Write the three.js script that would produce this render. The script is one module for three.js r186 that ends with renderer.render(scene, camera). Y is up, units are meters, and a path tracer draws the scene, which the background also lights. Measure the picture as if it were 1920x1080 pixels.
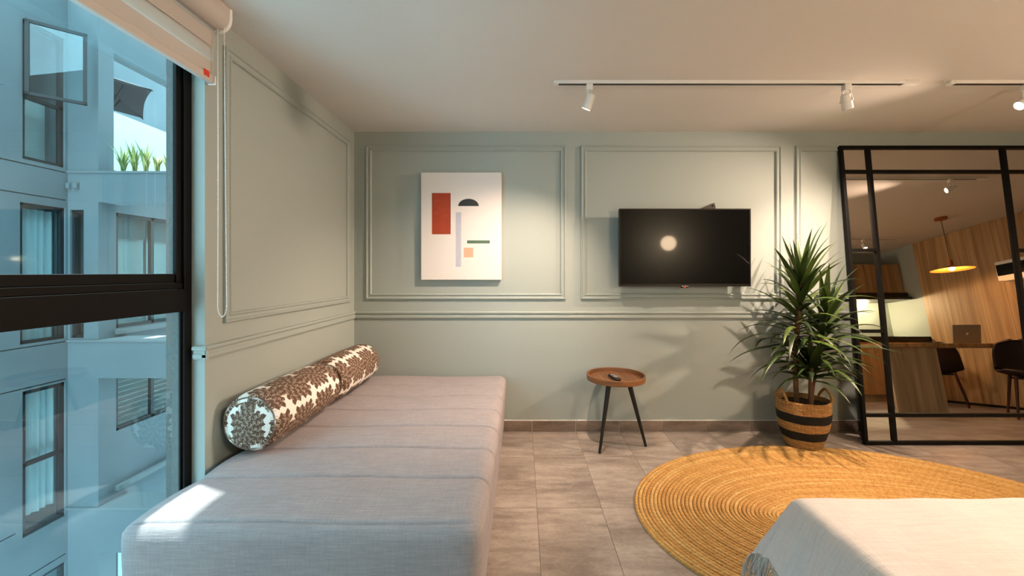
import * as THREE from 'three';
import { RoundedBoxGeometry } from 'three/addons/geometries/RoundedBoxGeometry.js';
import { mergeGeometries } from 'three/addons/utils/BufferGeometryUtils.js';

// ---------- camera, sky, sun, exposure ----------
const scene = new THREE.Scene();
const camera = new THREE.PerspectiveCamera(2 * Math.atan(540 / 760) * 180 / Math.PI, 1920 / 1080, 0.05, 200);
camera.position.set(0, 1.273, 0);
camera.lookAt(0, 1.273, -3);
camera.setViewOffset(1920, 1080, -20, 29, 1920, 1080);
scene.add(camera);
const renderer = new THREE.WebGLRenderer({ antialias: true });
renderer.toneMapping = THREE.LinearToneMapping;
renderer.toneMappingExposure = 1.06;
renderer.shadowMap.enabled = true;
scene.background = new THREE.Color().setRGB(3.6, 5.9, 7.0);
const sun = new THREE.DirectionalLight(new THREE.Color().setRGB(1, 0.97, 0.92), 24);
sun.name = 'sun';
sun.position.set(-6.0, 23.95, -3.9);
sun.target.position.set(-1.2, 0.45, -1.4);
sun.castShadow = true;
sun.shadow.radius = 2.5;
Object.assign(sun.shadow.camera, { left: -12, right: 12, top: 12, bottom: -12, near: 1, far: 60 });
scene.add(sun, sun.target);

// ---------- helpers ----------
let seedValue = 12345;
const rnd = () => { seedValue = (seedValue * 1664525 + 1013904223) % 4294967296; return seedValue / 4294967296; };
const rr = (a, b) => a + (b - a) * rnd();
const V = (x, y, z) => new THREE.Vector3(x, y, z);
const taken = {};
function numbered(name) {
  if (taken[name] === undefined) { taken[name] = 0; return name; }
  taken[name] += 1;
  return name + '_' + String(taken[name]).padStart(3, '0');
}
function shade(o) { o.traverse((m) => { if (m.isMesh) { m.castShadow = true; m.receiveShadow = true; } }); return o; }
function thing(name, label, category, pos = [0, 0, 0], turn = 0, group) {
  const o = new THREE.Group();
  o.name = numbered(name); o.position.set(...pos); o.rotation.y = turn;
  o.userData = { label, category };
  if (group) o.userData.group = group;
  scene.add(o);
  return o;
}
function part(parent, name, geo, mat, label) {
  const m = new THREE.Mesh(geo, mat);
  m.name = name; m.castShadow = true; m.receiveShadow = true;
  if (label) m.userData.label = label;
  parent.add(m);
  return m;
}
function tag(o, label, category, group) {
  o.userData.label = label; o.userData.category = category;
  if (group) o.userData.group = group;
  return o;
}
function structure(name, geo, mat, label) {
  const m = geo ? new THREE.Mesh(geo, mat) : new THREE.Group();
  m.name = name; m.castShadow = true; m.receiveShadow = true;
  m.userData = { kind: 'structure' };
  if (label) m.userData.label = label;
  scene.add(m);
  return m;
}
// a box between two corners, uv in metres
function box(x0, x1, y0, y1, z0, z1) {
  const w = Math.abs(x1 - x0), h = Math.abs(y1 - y0), d = Math.abs(z1 - z0);
  const g = new THREE.BoxGeometry(w, h, d);
  metreUv(g);
  g.translate((x0 + x1) / 2, (y0 + y1) / 2, (z0 + z1) / 2);
  return g;
}
function rbox(x0, x1, y0, y1, z0, z1, r = 0.004, s = 2) {
  const w = Math.abs(x1 - x0), h = Math.abs(y1 - y0), d = Math.abs(z1 - z0);
  const g = new RoundedBoxGeometry(w, h, d, s, Math.min(r, w / 2.01, h / 2.01, d / 2.01));
  metreUv(g);
  g.translate((x0 + x1) / 2, (y0 + y1) / 2, (z0 + z1) / 2);
  return g;
}
function metreUv(g, ox = 0, oy = 0) {
  const p = g.attributes.position, n = g.attributes.normal, uv = new Float32Array(p.count * 2);
  for (let i = 0; i < p.count; i++) {
    const ax = Math.abs(n.getX(i)), ay = Math.abs(n.getY(i)), az = Math.abs(n.getZ(i));
    let u, v;
    if (ay >= ax && ay >= az) { u = p.getX(i); v = p.getZ(i); } else if (ax >= az) { u = p.getZ(i); v = p.getY(i); } else { u = p.getX(i); v = p.getY(i); }
    uv[i * 2] = u + ox; uv[i * 2 + 1] = v + oy;
  }
  g.setAttribute('uv', new THREE.BufferAttribute(uv, 2));
  return g;
}
function shiftUv(g, du, dv, swap) {
  const c = g.clone(), uv = c.attributes.uv;
  for (let i = 0; i < uv.count; i++) { const u = uv.getX(i), v = uv.getY(i); if (swap) uv.setXY(i, v + du, u + dv); else uv.setXY(i, u + du, v + dv); }
  return c;
}
const merge = (list) => mergeGeometries(list.map((g) => { const q = g.index ? g.toNonIndexed() : g; for (const k of Object.keys(q.attributes)) if (!['position', 'normal', 'uv'].includes(k)) q.deleteAttribute(k); return q; }));
function smooth(g) {
  const p = g.attributes.position, idx = g.index, acc = new Map(), key = [], a = V(), b = V(), c = V();
  for (let i = 0; i < p.count; i++) key.push(Math.round(p.getX(i) * 2e4) + ',' + Math.round(p.getY(i) * 2e4) + ',' + Math.round(p.getZ(i) * 2e4));
  const n = idx ? idx.count : p.count;
  for (let i = 0; i < n; i += 3) {
    const q = [0, 1, 2].map((k) => (idx ? idx.getX(i + k) : i + k));
    a.fromBufferAttribute(p, q[0]); b.fromBufferAttribute(p, q[1]); c.fromBufferAttribute(p, q[2]);
    const f = b.clone().sub(a).cross(c.clone().sub(a));
    for (const k of q) { const s = acc.get(key[k]); if (s) s.add(f); else acc.set(key[k], f.clone()); }
  }
  const out = new Float32Array(p.count * 3);
  for (let i = 0; i < p.count; i++) { const s = acc.get(key[i]); if (s) s.clone().normalize().toArray(out, i * 3); }
  g.setAttribute('normal', new THREE.BufferAttribute(out, 3));
  return g;
}
// soft upholstered block: a finely divided box with rounded edges, bent by a function of (point, outward normal)
function softBox(w, h, d, r, nx, ny, nz, bend) {
  const g = new THREE.BoxGeometry(w, h, d, nx, ny, nz);
  metreUv(g);
  const p = g.attributes.position, v = V(), q = V(), n = V();
  for (let i = 0; i < p.count; i++) {
    v.fromBufferAttribute(p, i);
    q.set(THREE.MathUtils.clamp(v.x, -w / 2 + r, w / 2 - r), THREE.MathUtils.clamp(v.y, -h / 2 + r, h / 2 - r), THREE.MathUtils.clamp(v.z, -d / 2 + r, d / 2 - r));
    n.copy(v).sub(q);
    if (n.lengthSq() > 1e-12) n.normalize(); else n.set(0, 1, 0);
    v.copy(q).addScaledVector(n, r);
    if (bend) bend(v, n);
    p.setXYZ(i, v.x, v.y, v.z);
  }
  return smooth(g);
}
function tubeAlong(points, radius, seg = 24, rad = 8, closed = false) {
  return new THREE.TubeGeometry(new THREE.CatmullRomCurve3(points, closed), seg, radius, rad, closed);
}
function rod(a, b, ra, rb = ra, seg = 12) {
  const d = b.clone().sub(a), g = new THREE.CylinderGeometry(rb, ra, d.length(), seg);
  g.translate(0, d.length() / 2, 0);
  g.applyQuaternion(new THREE.Quaternion().setFromUnitVectors(V(0, 1, 0), d.clone().normalize()));
  g.translate(a.x, a.y, a.z);
  return g;
}
// profile swept round a rectangle (mitred): profile = [inward offset, height off the wall], wall plane is xy, height is +z
function frameMoulding(x0, x1, y0, y1, profile) {
  const pos = [], idx = [];
  const quad = (a, b, c, d) => { const i = pos.length / 3; pos.push(...a, ...b, ...c, ...d); idx.push(i, i + 1, i + 2, i, i + 2, i + 3); };
  const loop = ([o, h]) => [[x0 + o, y0 + o, h], [x1 - o, y0 + o, h], [x1 - o, y1 - o, h], [x0 + o, y1 - o, h]];
  for (let k = 0; k + 1 < profile.length; k++) {
    const A = loop(profile[k]), B = loop(profile[k + 1]);
    for (let s = 0; s < 4; s++) quad(A[s], A[(s + 1) % 4], B[(s + 1) % 4], B[s]);
  }
  const g = new THREE.BufferGeometry();
  g.setAttribute('position', new THREE.Float32BufferAttribute(pos, 3));
  g.setIndex(idx);
  g.computeVertexNormals();
  return metreUv(g);
}
// profile of [height off wall, y] run along x
function runProfile(profile, length) {
  const s = new THREE.Shape(profile.map(([h, y]) => new THREE.Vector2(h, y)));
  const g = new THREE.ExtrudeGeometry(s, { depth: length, bevelEnabled: false });
  return g; // shape x = off wall, y = up, extruded along +z
}

// ---------- procedural textures ----------
const hash = (x, y, s) => { let h = (x * 374761393 + y * 668265263 + s * 2147483647) | 0; h = Math.imul(h ^ (h >>> 13), 1274126177); return ((h ^ (h >>> 16)) >>> 0) / 4294967296; };
function noise(x, y, px, py, s = 0) { // value noise, periodic in px, py cells
  const xi = Math.floor(x), yi = Math.floor(y), fx = x - xi, fy = y - yi, m = (a, n) => ((a % n) + n) % n;
  const u = fx * fx * (3 - 2 * fx), v = fy * fy * (3 - 2 * fy);
  const a = hash(m(xi, px), m(yi, py), s), b = hash(m(xi + 1, px), m(yi, py), s), c = hash(m(xi, px), m(yi + 1, py), s), d = hash(m(xi + 1, px), m(yi + 1, py), s);
  return a + (b - a) * u + (c - a) * v + (a - b - c + d) * u * v;
}
function fbm(u, v, fu, fv, oct, s = 0) {
  let t = 0, a = 0.5, n = 0;
  for (let k = 0; k < oct; k++) { t += a * noise(u * fu, v * fv, fu, fv, s + k); n += a; a *= 0.5; fu *= 2; fv *= 2; }
  return t / n;
}
function texture(w, h, fn, metres = [1, 1], srgb = true) {
  const data = new Uint8Array(w * h * 4);
  for (let j = 0; j < h; j++) for (let i = 0; i < w; i++) {
    const c = fn((i + 0.5) / w, (j + 0.5) / h), k = (j * w + i) * 4;
    const q = Array.isArray(c) ? c : [c, c, c];
    for (let t = 0; t < 3; t++) data[k + t] = Math.max(0, Math.min(255, Math.round(q[t] * 255)));
    data[k + 3] = 255;
  }
  const t = new THREE.DataTexture(data, w, h);
  t.wrapS = t.wrapT = THREE.RepeatWrapping;
  t.magFilter = THREE.LinearFilter; t.minFilter = THREE.LinearMipmapLinearFilter; t.generateMipmaps = true;
  if (srgb) t.colorSpace = THREE.SRGBColorSpace;
  t.repeat.set(1 / metres[0], 1 / metres[1]);
  t.needsUpdate = true;
  return t;
}
const mixc = (a, b, t) => [0, 1, 2].map((k) => a[k] + (b[k] - a[k]) * t);
const rgb = (h) => [(h >> 16 & 255) / 255, (h >> 8 & 255) / 255, (h & 255) / 255];
const std = (o) => new THREE.MeshStandardMaterial(o);
const phys = (o) => new THREE.MeshPhysicalMaterial(o);

const paintBump = texture(256, 256, (u, v) => fbm(u, v, 32, 32, 3, 5), [0.5, 0.5], false);
const stuccoBump = texture(256, 256, (u, v) => fbm(u, v, 24, 24, 4, 9), [0.35, 0.35], false);
const concreteMap = texture(512, 512, (u, v) => mixc(rgb(0x586164), rgb(0x6d7679), 0.8 * fbm(u, v, 5, 5, 5, 3) + 0.2 * fbm(u, v, 24, 8, 3, 8)), [4, 4]);
const stoneFn = (s) => (u, v) => {
  const a = fbm(u, v, 3, 6, 5, s), b = fbm(u, v, 5, 26, 4, s + 20), c = fbm(u, v, 60, 90, 2, s + 40);
  const vein = Math.pow(1 - Math.abs(2 * fbm(u, v, 3, 9, 4, s + 60) - 1), 10);
  let t = 0.45 * a + 0.4 * b + 0.15 * c;
  t = THREE.MathUtils.clamp((t - 0.5) * 2.8 + 0.5, 0, 1);
  let q = mixc(rgb(0x7a6e65), rgb(0xa89c92), t);
  return mixc(q, rgb(0xb1a79d), 0.4 * vein);
};
const stoneMaps = [1, 101, 201].map((s) => texture(512, 512, stoneFn(s), [0.75, 0.75]));
const stoneBump = texture(256, 256, (u, v) => 0.6 * fbm(u, v, 10, 30, 4, 4) + 0.4 * fbm(u, v, 60, 60, 2, 6), [0.75, 0.75], false);
const woodFn = (dark, light, s, k = 1) => (u, v) => { // grain runs along v
  const bend = fbm(u, v, 3, 2, 3, s) * 0.09;
  const g1 = fbm(u + bend, v, Math.round(18 * k), 2, 4, s + 3), g2 = fbm(u + bend * 0.5, v, Math.round(90 * k), 4, 2, s + 11);
  const t = THREE.MathUtils.clamp((0.7 * g1 + 0.3 * g2 - 0.5) * 2 + 0.5, 0, 1);
  return mixc(rgb(dark), rgb(light), t);
};
const oakMap = texture(512, 512, woodFn(0x8f6e48, 0xc3a075, 5), [1.0, 2.0]);
const greyOakMap = texture(512, 512, woodFn(0x94826c, 0xbfac92, 25), [0.8, 1.6]);
const walnutMap = texture(256, 256, woodFn(0x583820, 0x8a5c36, 45), [0.25, 0.5]);
const linenFn = (a, b, s) => (u, v) => {
  const x = fbm(u, v, 10, 200, 2, s), y = fbm(u, v, 200, 14, 2, s + 7), z = noise(u * 256, v * 256, 256, 256, s + 9), l = fbm(u, v, 6, 6, 3, s + 15);
  const t = THREE.MathUtils.clamp(0.5 + (x - 0.5) * 0.9 + (y - 0.5) * 0.5 + (z - 0.5) * 0.35 + (l - 0.5) * 0.25, 0, 1);
  return mixc(rgb(a), rgb(b), t);
};
const linenMap = texture(1024, 1024, linenFn(0x8d8688, 0xa39c9d, 3), [0.5, 0.5]);
const linenBump = texture(512, 512, (u, v) => 0.5 * fbm(u, v, 10, 128, 2, 3) + 0.5 * fbm(u, v, 128, 14, 2, 10), [0.4, 0.4], false);
const throwMap = texture(512, 512, linenFn(0xe4dfde, 0xf2eeed, 33), [0.7, 0.7]);
const juteFn = (a, b, c, s) => (u, v) => { // u runs along the braid, v across it
  const ph = u * 16, z = Math.abs(((ph + (v < 0.5 ? v * 1.6 : (1 - v) * 1.6)) % 1 + 1) % 1 - 0.5) * 2;
  const f = fbm(u, v, 90, 6, 3, s), g = fbm(u, v, 8, 2, 3, s + 5), k = noise(u * 140, v * 6, 140, 6, s + 9);
  let q = mixc(rgb(a), rgb(b), THREE.MathUtils.clamp(0.25 + 0.35 * z + (f - 0.5) * 0.9 + (g - 0.5) * 0.7, 0, 1));
  return k > 0.86 ? mixc(q, rgb(c), 0.7) : q;
};
const juteMap = texture(1024, 32, juteFn(0xb58c4d, 0xd9b577, 0x8c6429, 3), [1, 1]);
const juteBump = texture(1024, 32, (u, v) => { const ph = u * 32; return Math.abs(((ph + (v < 0.5 ? v * 1.6 : (1 - v) * 1.6)) % 1 + 1) % 1 - 0.5) * 1.4 + 0.3 * fbm(u, v, 90, 4, 2, 4); }, [1, 1], false);
const ropeMap = texture(512, 32, juteFn(0x94703f, 0xcda169, 0x6b4a22, 13), [1, 1]);
const ropeBump = texture(512, 32, (u, v) => { const ph = u * 48 + v * 1.0; return Math.abs((ph % 1) - 0.5) * 1.6; }, [1, 1], false);

// ---------- materials ----------
const M = {
  sage: std({ color: 0x9ca5a0, roughness: 0.62, bumpMap: paintBump, bumpScale: 0.0003 }),
  ceiling: std({ color: 0xd9d6d1, roughness: 0.9, bumpMap: paintBump, bumpScale: 0.0004 }),
  white: std({ color: 0xe9e7e4, roughness: 0.45 }),
  offwhite: std({ color: 0xb9b7b2, roughness: 0.7 }),
  grout: std({ color: 0x837668, roughness: 0.95 }),
  paleGrout: std({ color: 0xcfc7bb, roughness: 0.95 }),
  tiles: stoneMaps.map((m) => std({ map: m, roughness: 0.33, bumpMap: stoneBump, bumpScale: 0.0006 })),
  skirts: stoneMaps.map((m) => std({ map: m, color: 0xdcd2ca, roughness: 0.45 })),
  blackMetal: std({ color: 0x0b0a09, roughness: 0.45 }),
  frame: phys({ color: 0x090706, roughness: 0.5, specularIntensity: 0.3 }),
  glass: phys({ color: new THREE.Color().setRGB(0.89, 0.975, 0.985), roughness: 0, transmission: 1, thickness: 0, ior: 1.5 }),
  stucco: std({ color: 0x4b4a48, roughness: 0.95, bumpMap: stuccoBump, bumpScale: 0.006 }),
  concrete: std({ map: concreteMap, roughness: 0.9 }),
  ledge: std({ color: 0x6c7171, roughness: 0.8 }),
  farFrame: std({ color: 0x171b1e, roughness: 0.6 }),
  curtain: phys({ color: 0xd6d7d5, roughness: 1, transmission: 0.25, thickness: 0 }),
  mirror: std({ color: 0xd8d2ca, roughness: 0.0, metalness: 1 }),
  screen: phys({ color: 0x040404, roughness: 0.22, specularIntensity: 0.12, clearcoat: 0.35, clearcoatRoughness: 0.05 }),
  plasticBlack: std({ color: 0x0c0b0b, roughness: 0.4 }),
  linen: std({ map: linenMap, roughness: 0.95, bumpMap: linenBump, bumpScale: 0.0012 }),
  throwCloth: std({ map: throwMap, roughness: 0.95, bumpMap: linenBump, bumpScale: 0.001 }),
  fringe: std({ color: 0xdedad6, roughness: 1 }),
  jute: std({ map: juteMap, roughness: 0.95, bumpMap: juteBump, bumpScale: 0.002 }),
  rope: std({ map: ropeMap, roughness: 0.95, bumpMap: ropeBump, bumpScale: 0.002 }),
  ropeBlack: std({ color: 0x0a0a0a, roughness: 0.75, bumpMap: ropeBump, bumpScale: 0.002 }),
  soil: std({ color: 0x2b1d14, roughness: 1 }),
  bark: std({ color: 0x6a4a34, roughness: 0.9, bumpMap: stoneBump, bumpScale: 0.004 }),
  leaves: [0x2c4018, 0x39501d, 0x243416, 0x55692a].map((c) => phys({ color: c, roughness: 0.38, side: THREE.DoubleSide, transmission: 0.06, thickness: 0 })),
  walnut: std({ map: walnutMap, roughness: 0.45 }),
  oak: std({ map: oakMap, roughness: 0.5 }),
  greyOak: std({ map: greyOakMap, roughness: 0.5 }),
  lamp: std({ color: 0xffffff, emissive: new THREE.Color().setRGB(1, 0.86, 0.66), emissiveIntensity: 6 }),
  chrome: std({ color: 0xcfcfcf, roughness: 0.2, metalness: 1 }),
  granite: std({ color: 0x12100f, roughness: 0.2 }),
  silver: std({ color: 0x8d9196, roughness: 0.4, metalness: 0.25 }),
};
const warm = new THREE.Color().setRGB(1, 0.74, 0.56);

// ---------- room shell ----------
const RX0 = -1.354, RX1 = 6.2, RZ0 = -3.257, RZ1 = 0.65, RH = 2.404, T = 0.16;
const WX = -1.409, WZ = -1.727; // inner face of the window frame; where the left wall ends
structure('wall_back', box(RX0 - T, RX1 + T, -0.2, RH + 0.2, RZ0 - T, RZ0), M.sage, 'sage green panelled wall');
structure('wall_left', box(-1.45, RX0, -0.2, RH + 0.2, RZ0, WZ), M.sage, 'sage green panelled wall beside the window');
structure('wall_outer', merge([box(-1.49, -1.4501, -6, 7.9, RZ0 - T, -1.694), box(-1.4501, -1.4262, -6, 7.9, -1.7265, -1.694)]), M.stucco, 'rough grey outdoor render beside the window');
{
  const outer = structure('wall_facade', box(-1.49, -1.40, RH + 0.201, 7.9, -1.694, RZ1 + T), M.stucco, 'outer face of our own building');
  part(outer, 'facade_panel', box(-1.49, -1.40, -7, -0.201, -1.694, RZ1 + T), M.stucco);
  part(outer, 'facade_panel', box(-1.49, -1.40, -7, 7.9, RZ1 + T + 0.001, 9), M.stucco);
  part(outer, 'facade_panel', box(-1.49, -1.40, -7, 7.9, -16, RZ0 - T - 0.001), M.stucco);
}
structure('wall_right', box(RX1, RX1 + T, -0.2, RH + 0.2, RZ0, RZ1), M.sage);
structure('wall_front', box(-1.49, RX1 + T, -0.2, RH + 0.2, RZ1, RZ1 + T), M.sage);
structure('ceiling', box(-1.49, RX1 + T, RH, RH + 0.2, RZ0 - T, RZ1 + T), M.ceiling, 'plain white ceiling');
structure('wall_head', box(-1.49, -1.40, 2.33, RH, -1.694, RZ1), M.sage);
structure('wall_sill', box(-1.49, -1.40, -0.2, 0.06, -1.694, RZ1), M.stucco);

// floor: slab with separate stone tiles
const TW = 0.349, TL = 0.604;
const floor = structure('floor', box(-1.49, RX1 + T, -0.2, -0.0022, RZ0 - T, RZ1 + T), M.grout, 'greyish beige stone tile floor');
{
  const full = rbox(0.0009, TW - 0.0009, -0.012, 0, 0.0009, TL - 0.0009, 0.0012, 1);
  const variants = [0, 1, 2, 3, 4, 5].map((k) => shiftUv(full, k * 0.37, k * 0.61));
  let n = 0;
  for (let i = -4; i < 18; i++) for (let j = -1; j < 6; j++) {
    const x = 0.077 + i * TW, z = -2.796 + (j - 0) * TL;
    const x0 = Math.max(x, RX0), x1 = Math.min(x + TW, RX1), z0 = Math.max(z, RZ0), z1 = Math.min(z + TL, RZ1);
    if (x1 - x0 < 0.02 || z1 - z0 < 0.02) continue;
    const cut = x1 - x0 < TW - 0.001 || z1 - z0 < TL - 0.001, mat = M.tiles[(n * 7 + i) % 3 < 0 ? 0 : Math.abs((n * 7 + i) % 3)];
    const m = part(floor, 'tile', cut ? rbox(x0 + 0.0009, x1 - 0.0009, -0.012, 0, z0 + 0.0009, z1 - 0.0009, 0.0012, 1) : variants[n % 6], mat);
    if (!cut) m.position.set(x, 0, z);
    n++;
  }
}
// tiled skirting on the back wall
{
  const b = structure('baseboard_back', box(RX0, RX1, 0, 0.083, RZ0, RZ0 + 0.007), M.paleGrout, 'stone tile skirting under the green wall');
  part(b, 'caulk_line', rbox(RX0, RX1, 0.0835, 0.0895, RZ0, RZ0 + 0.008, 0.003, 1), M.white);
  const g = rbox(0.002, TW - 0.002, 0.002, 0.083, 0, 0.011, 0.002, 1);
  const variants = [0, 1, 2].map((k) => shiftUv(g, k * 0.43, k * 0.29));
  for (let i = -4; i < 18; i++) {
    const x = 0.077 + i * TW;
    if (x < RX0 || x + TW > RX1) continue;
    const m = part(b, 'skirting_tile', variants[(i + 9) % 3], M.skirts[(i + 12) % 3]);
    m.position.set(x, 0, RZ0 + 0.001);
  }
}
// wall mouldings
const PROFILE = [[0, 0], [0, 0.013], [0.004, 0.017], [0.010, 0.017], [0.013, 0.011], [0.016, 0.008], [0.029, 0.008], [0.032, 0.013], [0.036, 0.015], [0.041, 0.013], [0.045, 0.006], [0.045, 0]];
[[-1.256, 0.347], [0.467, 2.074], [2.19, 3.79], [3.91, 5.51]].forEach(([a, b], i) => {
  const m = structure('trim_' + (i + 1), frameMoulding(a, b, 1.059, 2.289, PROFILE), M.sage, 'rectangular wall panel moulding');
  m.position.z = RZ0 + 0.0005;
});
{
  const g = frameMoulding(1.831, 3.157, 1.045, 2.300, PROFILE);
  const m = structure('trim_5', g, M.sage, 'rectangular wall panel moulding beside the window');
  m.rotation.y = Math.PI / 2; // local x -> -z, local z -> +x
  m.position.set(RX0 + 0.0005, 0, 0);
}
const RAIL = [[0, 0.905], [0.012, 0.905], [0.016, 0.912], [0.016, 0.925], [0.011, 0.930], [0.011, 0.940], [0.020, 0.945], [0.022, 0.953], [0.018, 0.960], [0, 0.962]];
{
  const back = runProfile(RAIL, RX1 - RX0); back.rotateY(-Math.PI / 2); back.translate(RX1, 0, RZ0); // off wall -> +z
  back.computeVertexNormals();
  structure('trim_6', back, M.sage, 'chair rail along the back wall');
  const left = runProfile(RAIL, WZ - RZ0 + 0.016); left.translate(RX0, 0, RZ0);
  const ret = runProfile(RAIL, 0.058); ret.rotateY(-Math.PI / 2); ret.translate(RX0 + 0.018, 0, WZ);
  structure('trim_7', merge([left, ret]), M.sage, 'chair rail beside the window');
}
// wood cladding of the end wall, board by board
{
  const clad = structure('wall_cladding', box(RX1 - 0.012, RX1, 0, RH, RZ0, 0.0), M.plasticBlack, 'oak board cladding on the end wall');
  for (let k = 0; k < 9; k++) {
    const z0 = RZ0 + k * (-RZ0 / 9), z1 = z0 - RZ0 / 9;
    part(clad, 'board', shiftUv(rbox(RX1 - 0.026, RX1 - 0.008, 0.03, RH - 0.002, z0 + 0.001, z1 - 0.001, 0.002, 1), k * 0.33, k * 0.7), M.oak);
  }
}

// ---------- window ----------
{
  const win = structure('window_1', null, null, 'tall black aluminium window with fixed lower and upper panes');
  const zA = -1.727, zB = RZ1, y0 = 0.06, y1 = 2.33;
  const f = (n, ...b) => part(win, n, rbox(...b, 0.003, 1), M.frame);
  f('jamb', -1.4260, WX, y0, y1, zA, -1.690);
  f('jamb', -1.4499, WX, y0, y1, zB - 0.05, zB);
  f('head_rail', -1.4499, WX, y1 - 0.05, y1, -1.689, zB);
  f('bottom_rail', -1.4499, WX, y0, y0 + 0.06, -1.689, zB);
  f('transom', -1.4499, WX + 0.004, 1.111, 1.205, -1.692, zB);
  f('sash_rail', -1.446, WX - 0.008, 1.205, 1.231, -1.690, zB);
  f('sash_rail', -1.446, WX - 0.020, 1.231, 1.268, -1.690, zB);
  f('sash_stile', -1.438, WX - 0.012, 1.231, y1 - 0.05, -1.690, -1.664);
  f('mullion', -1.4499, WX, y0, y1, -0.57, -0.50);
  f('glazing_bead', -1.428, -1.420, y0 + 0.06, 1.111, -1.690, -1.682);
  for (const [a, b] of [[-1.69, -0.57], [-0.50, zB - 0.05]]) {
    part(win, 'pane', box(-1.4250, -1.4240, y0 + 0.06, 1.111, a, b), M.glass, 'large clear lower pane');
    part(win, 'pane', box(-1.4305, -1.4295, 1.268, y1 - 0.05, a + 0.024, b), M.glass, 'large clear upper pane');
  }
}

// ---------- neighbouring building across the light well ----------
{
  const b = thing('apartment_building', 'grey concrete apartment block across the light well, seen through the window', 'building');
  const hole = (s, x0, x1, y0, y1) => { const h = new THREE.Path(); h.moveTo(x0, y0); h.lineTo(x0, y1); h.lineTo(x1, y1); h.lineTo(x1, y0); h.closePath(); s.holes.push(h); };
  const rect = (x0, x1, y0, y1) => { const s = new THREE.Shape(); s.moveTo(x0, y0); s.lineTo(x1, y0); s.lineTo(x1, y1); s.lineTo(x0, y1); s.closePath(); return s; };
  const wins = [[6.03, 6.59, 2.97, 5.06], [6.0, 6.6, 0.2, 2.32], [6.03, 6.6, -2.69, -0.5], [6.03, 6.6, -5.4, -3.42]];
  // long facade, parallel to our window
  const sA = rect(-6, 6.63, -7, 5.85);
  for (const [a, c, y0, y1] of wins) hole(sA, a, c, y0, y1);
  const joints = [[2.9, 6.6], [2.45, 6.6], [0.15, 6.6], [-0.46, 6.6], [-2.56, 5.95], [-3.3, 6.6]];
  for (const [y, end] of joints) hole(sA, -5.9, end, y - 0.009, y + 0.009);
  const gA = new THREE.ExtrudeGeometry(sA, { depth: 0.25, bevelEnabled: false });
  gA.rotateY(Math.PI / 2); gA.translate(-7.69, 0, 0);
  const facade = part(b, 'facade_wall', metreUv(gA), M.concrete);
  for (const [y, end] of joints) part(facade, 'joint', box(-7.49, -7.465, y - 0.009, y + 0.009, -end, 5.9), M.concrete);
  // short return facing us, with the side light of the corner window
  const sB = rect(-7.44, -6.94, -7, 6.3);
  hole(sB, -7.40, -7.18, 0.2, 2.3);
  const gB = new THREE.ExtrudeGeometry(sB, { depth: 0.25, bevelEnabled: false });
  gB.translate(0, 0, -6.88);
  part(b, 'return_wall', metreUv(gB), M.concrete);
  // recessed facade behind the beams
  const sC = rect(6.88, 16, -7, 2.7);
  const cw = [[6.92, 11.2, 0.32, 2.3], [6.92, 11.2, -1.44, -0.05], [6.92, 11.2, -5.0, -3.2]];
  for (const [a, c, y0, y1] of cw) hole(sC, a, c, y0, y1);
  const gC = new THREE.ExtrudeGeometry(sC, { depth: 0.25, bevelEnabled: false });
  gC.rotateY(Math.PI / 2); gC.translate(-7.19, 0, 0);
  part(b, 'recessed_wall', metreUv(gC), M.concrete);
  part(b, 'ledge', box(-6.94, -6.87, -2.44, -2.36, -16, -6.9), M.ledge);
  part(b, 'ledge', box(-6.94, -6.88, 0.22, 0.30, -16, -6.9), M.ledge);
  // beams bridging the well, pale copings on top
  for (const [y0, y1] of [[2.43, 2.9], [-0.455, 0.14], [-3.31, -2.6]]) {
    const m = part(b, 'beam', box(-7.44, -1.6, y0, y1, -6.98, -6.629), M.concrete);
    part(m, 'coping', box(-7.44, -1.6, y1, y1 + 0.03, -7.1, -6.61), M.ledge);
  }
  part(b, 'terrace_slab', box(-12, -6.94, 2.7, 2.9, -16, -6.98), M.concrete);
  part(b, 'terrace_wall', box(-11.2, -11, 2.9, 5.6, -16, -6.98), M.offwhite);
  part(b, 'terrace_rail', box(-9.45, -9.38, 3.55, 3.62, -16, -6.98), M.farFrame);
  part(b, 'roof_beam', box(-7.19, -6.94, 5.0, 6.3, -16, -6.88), M.concrete);
  part(b, 'penthouse_wall', box(-11.8, -11.2, 2.9, 7.5, -16, -6.88), M.concrete);
  // rooms behind the glass
  part(b, 'room_back', box(-9.3, -9.2, -7, 5.85, -6.88, 6), M.offwhite);
  part(b, 'room_back', box(-8.4, -8.3, -7, 2.7, -16, -6.9), M.offwhite);
  part(b, 'party_wall', box(-9.3, -7.44, -7, 5.85, -6.88, -6.63), M.concrete);
  part(b, 'roof', box(-9.3, -7.69, 5.65, 5.85, -6.6, 6), M.concrete);
  part(b, 'room_floor', box(-9.2, -7.69, 2.5, 2.9, -6.6, 6), M.offwhite);
  part(b, 'room_floor', box(-9.2, -7.69, -0.4, 0.1, -6.6, 6), M.offwhite);
  part(b, 'room_floor', box(-9.2, -7.69, -3.3, -2.75, -6.6, 6), M.offwhite);
  const curtainGeo = (x, z0, z1, y0, y1) => {
    const g = new THREE.PlaneGeometry(Math.abs(z1 - z0), y1 - y0, 60, 1), p = g.attributes.position;
    for (let i = 0; i < p.count; i++) p.setZ(i, 0.025 * Math.sin(p.getX(i) * 62) + 0.012 * Math.sin(p.getX(i) * 23 + 1));
    g.computeVertexNormals(); g.rotateY(Math.PI / 2); g.translate(x, (y0 + y1) / 2, (z0 + z1) / 2);
    return g;
  };
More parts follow.
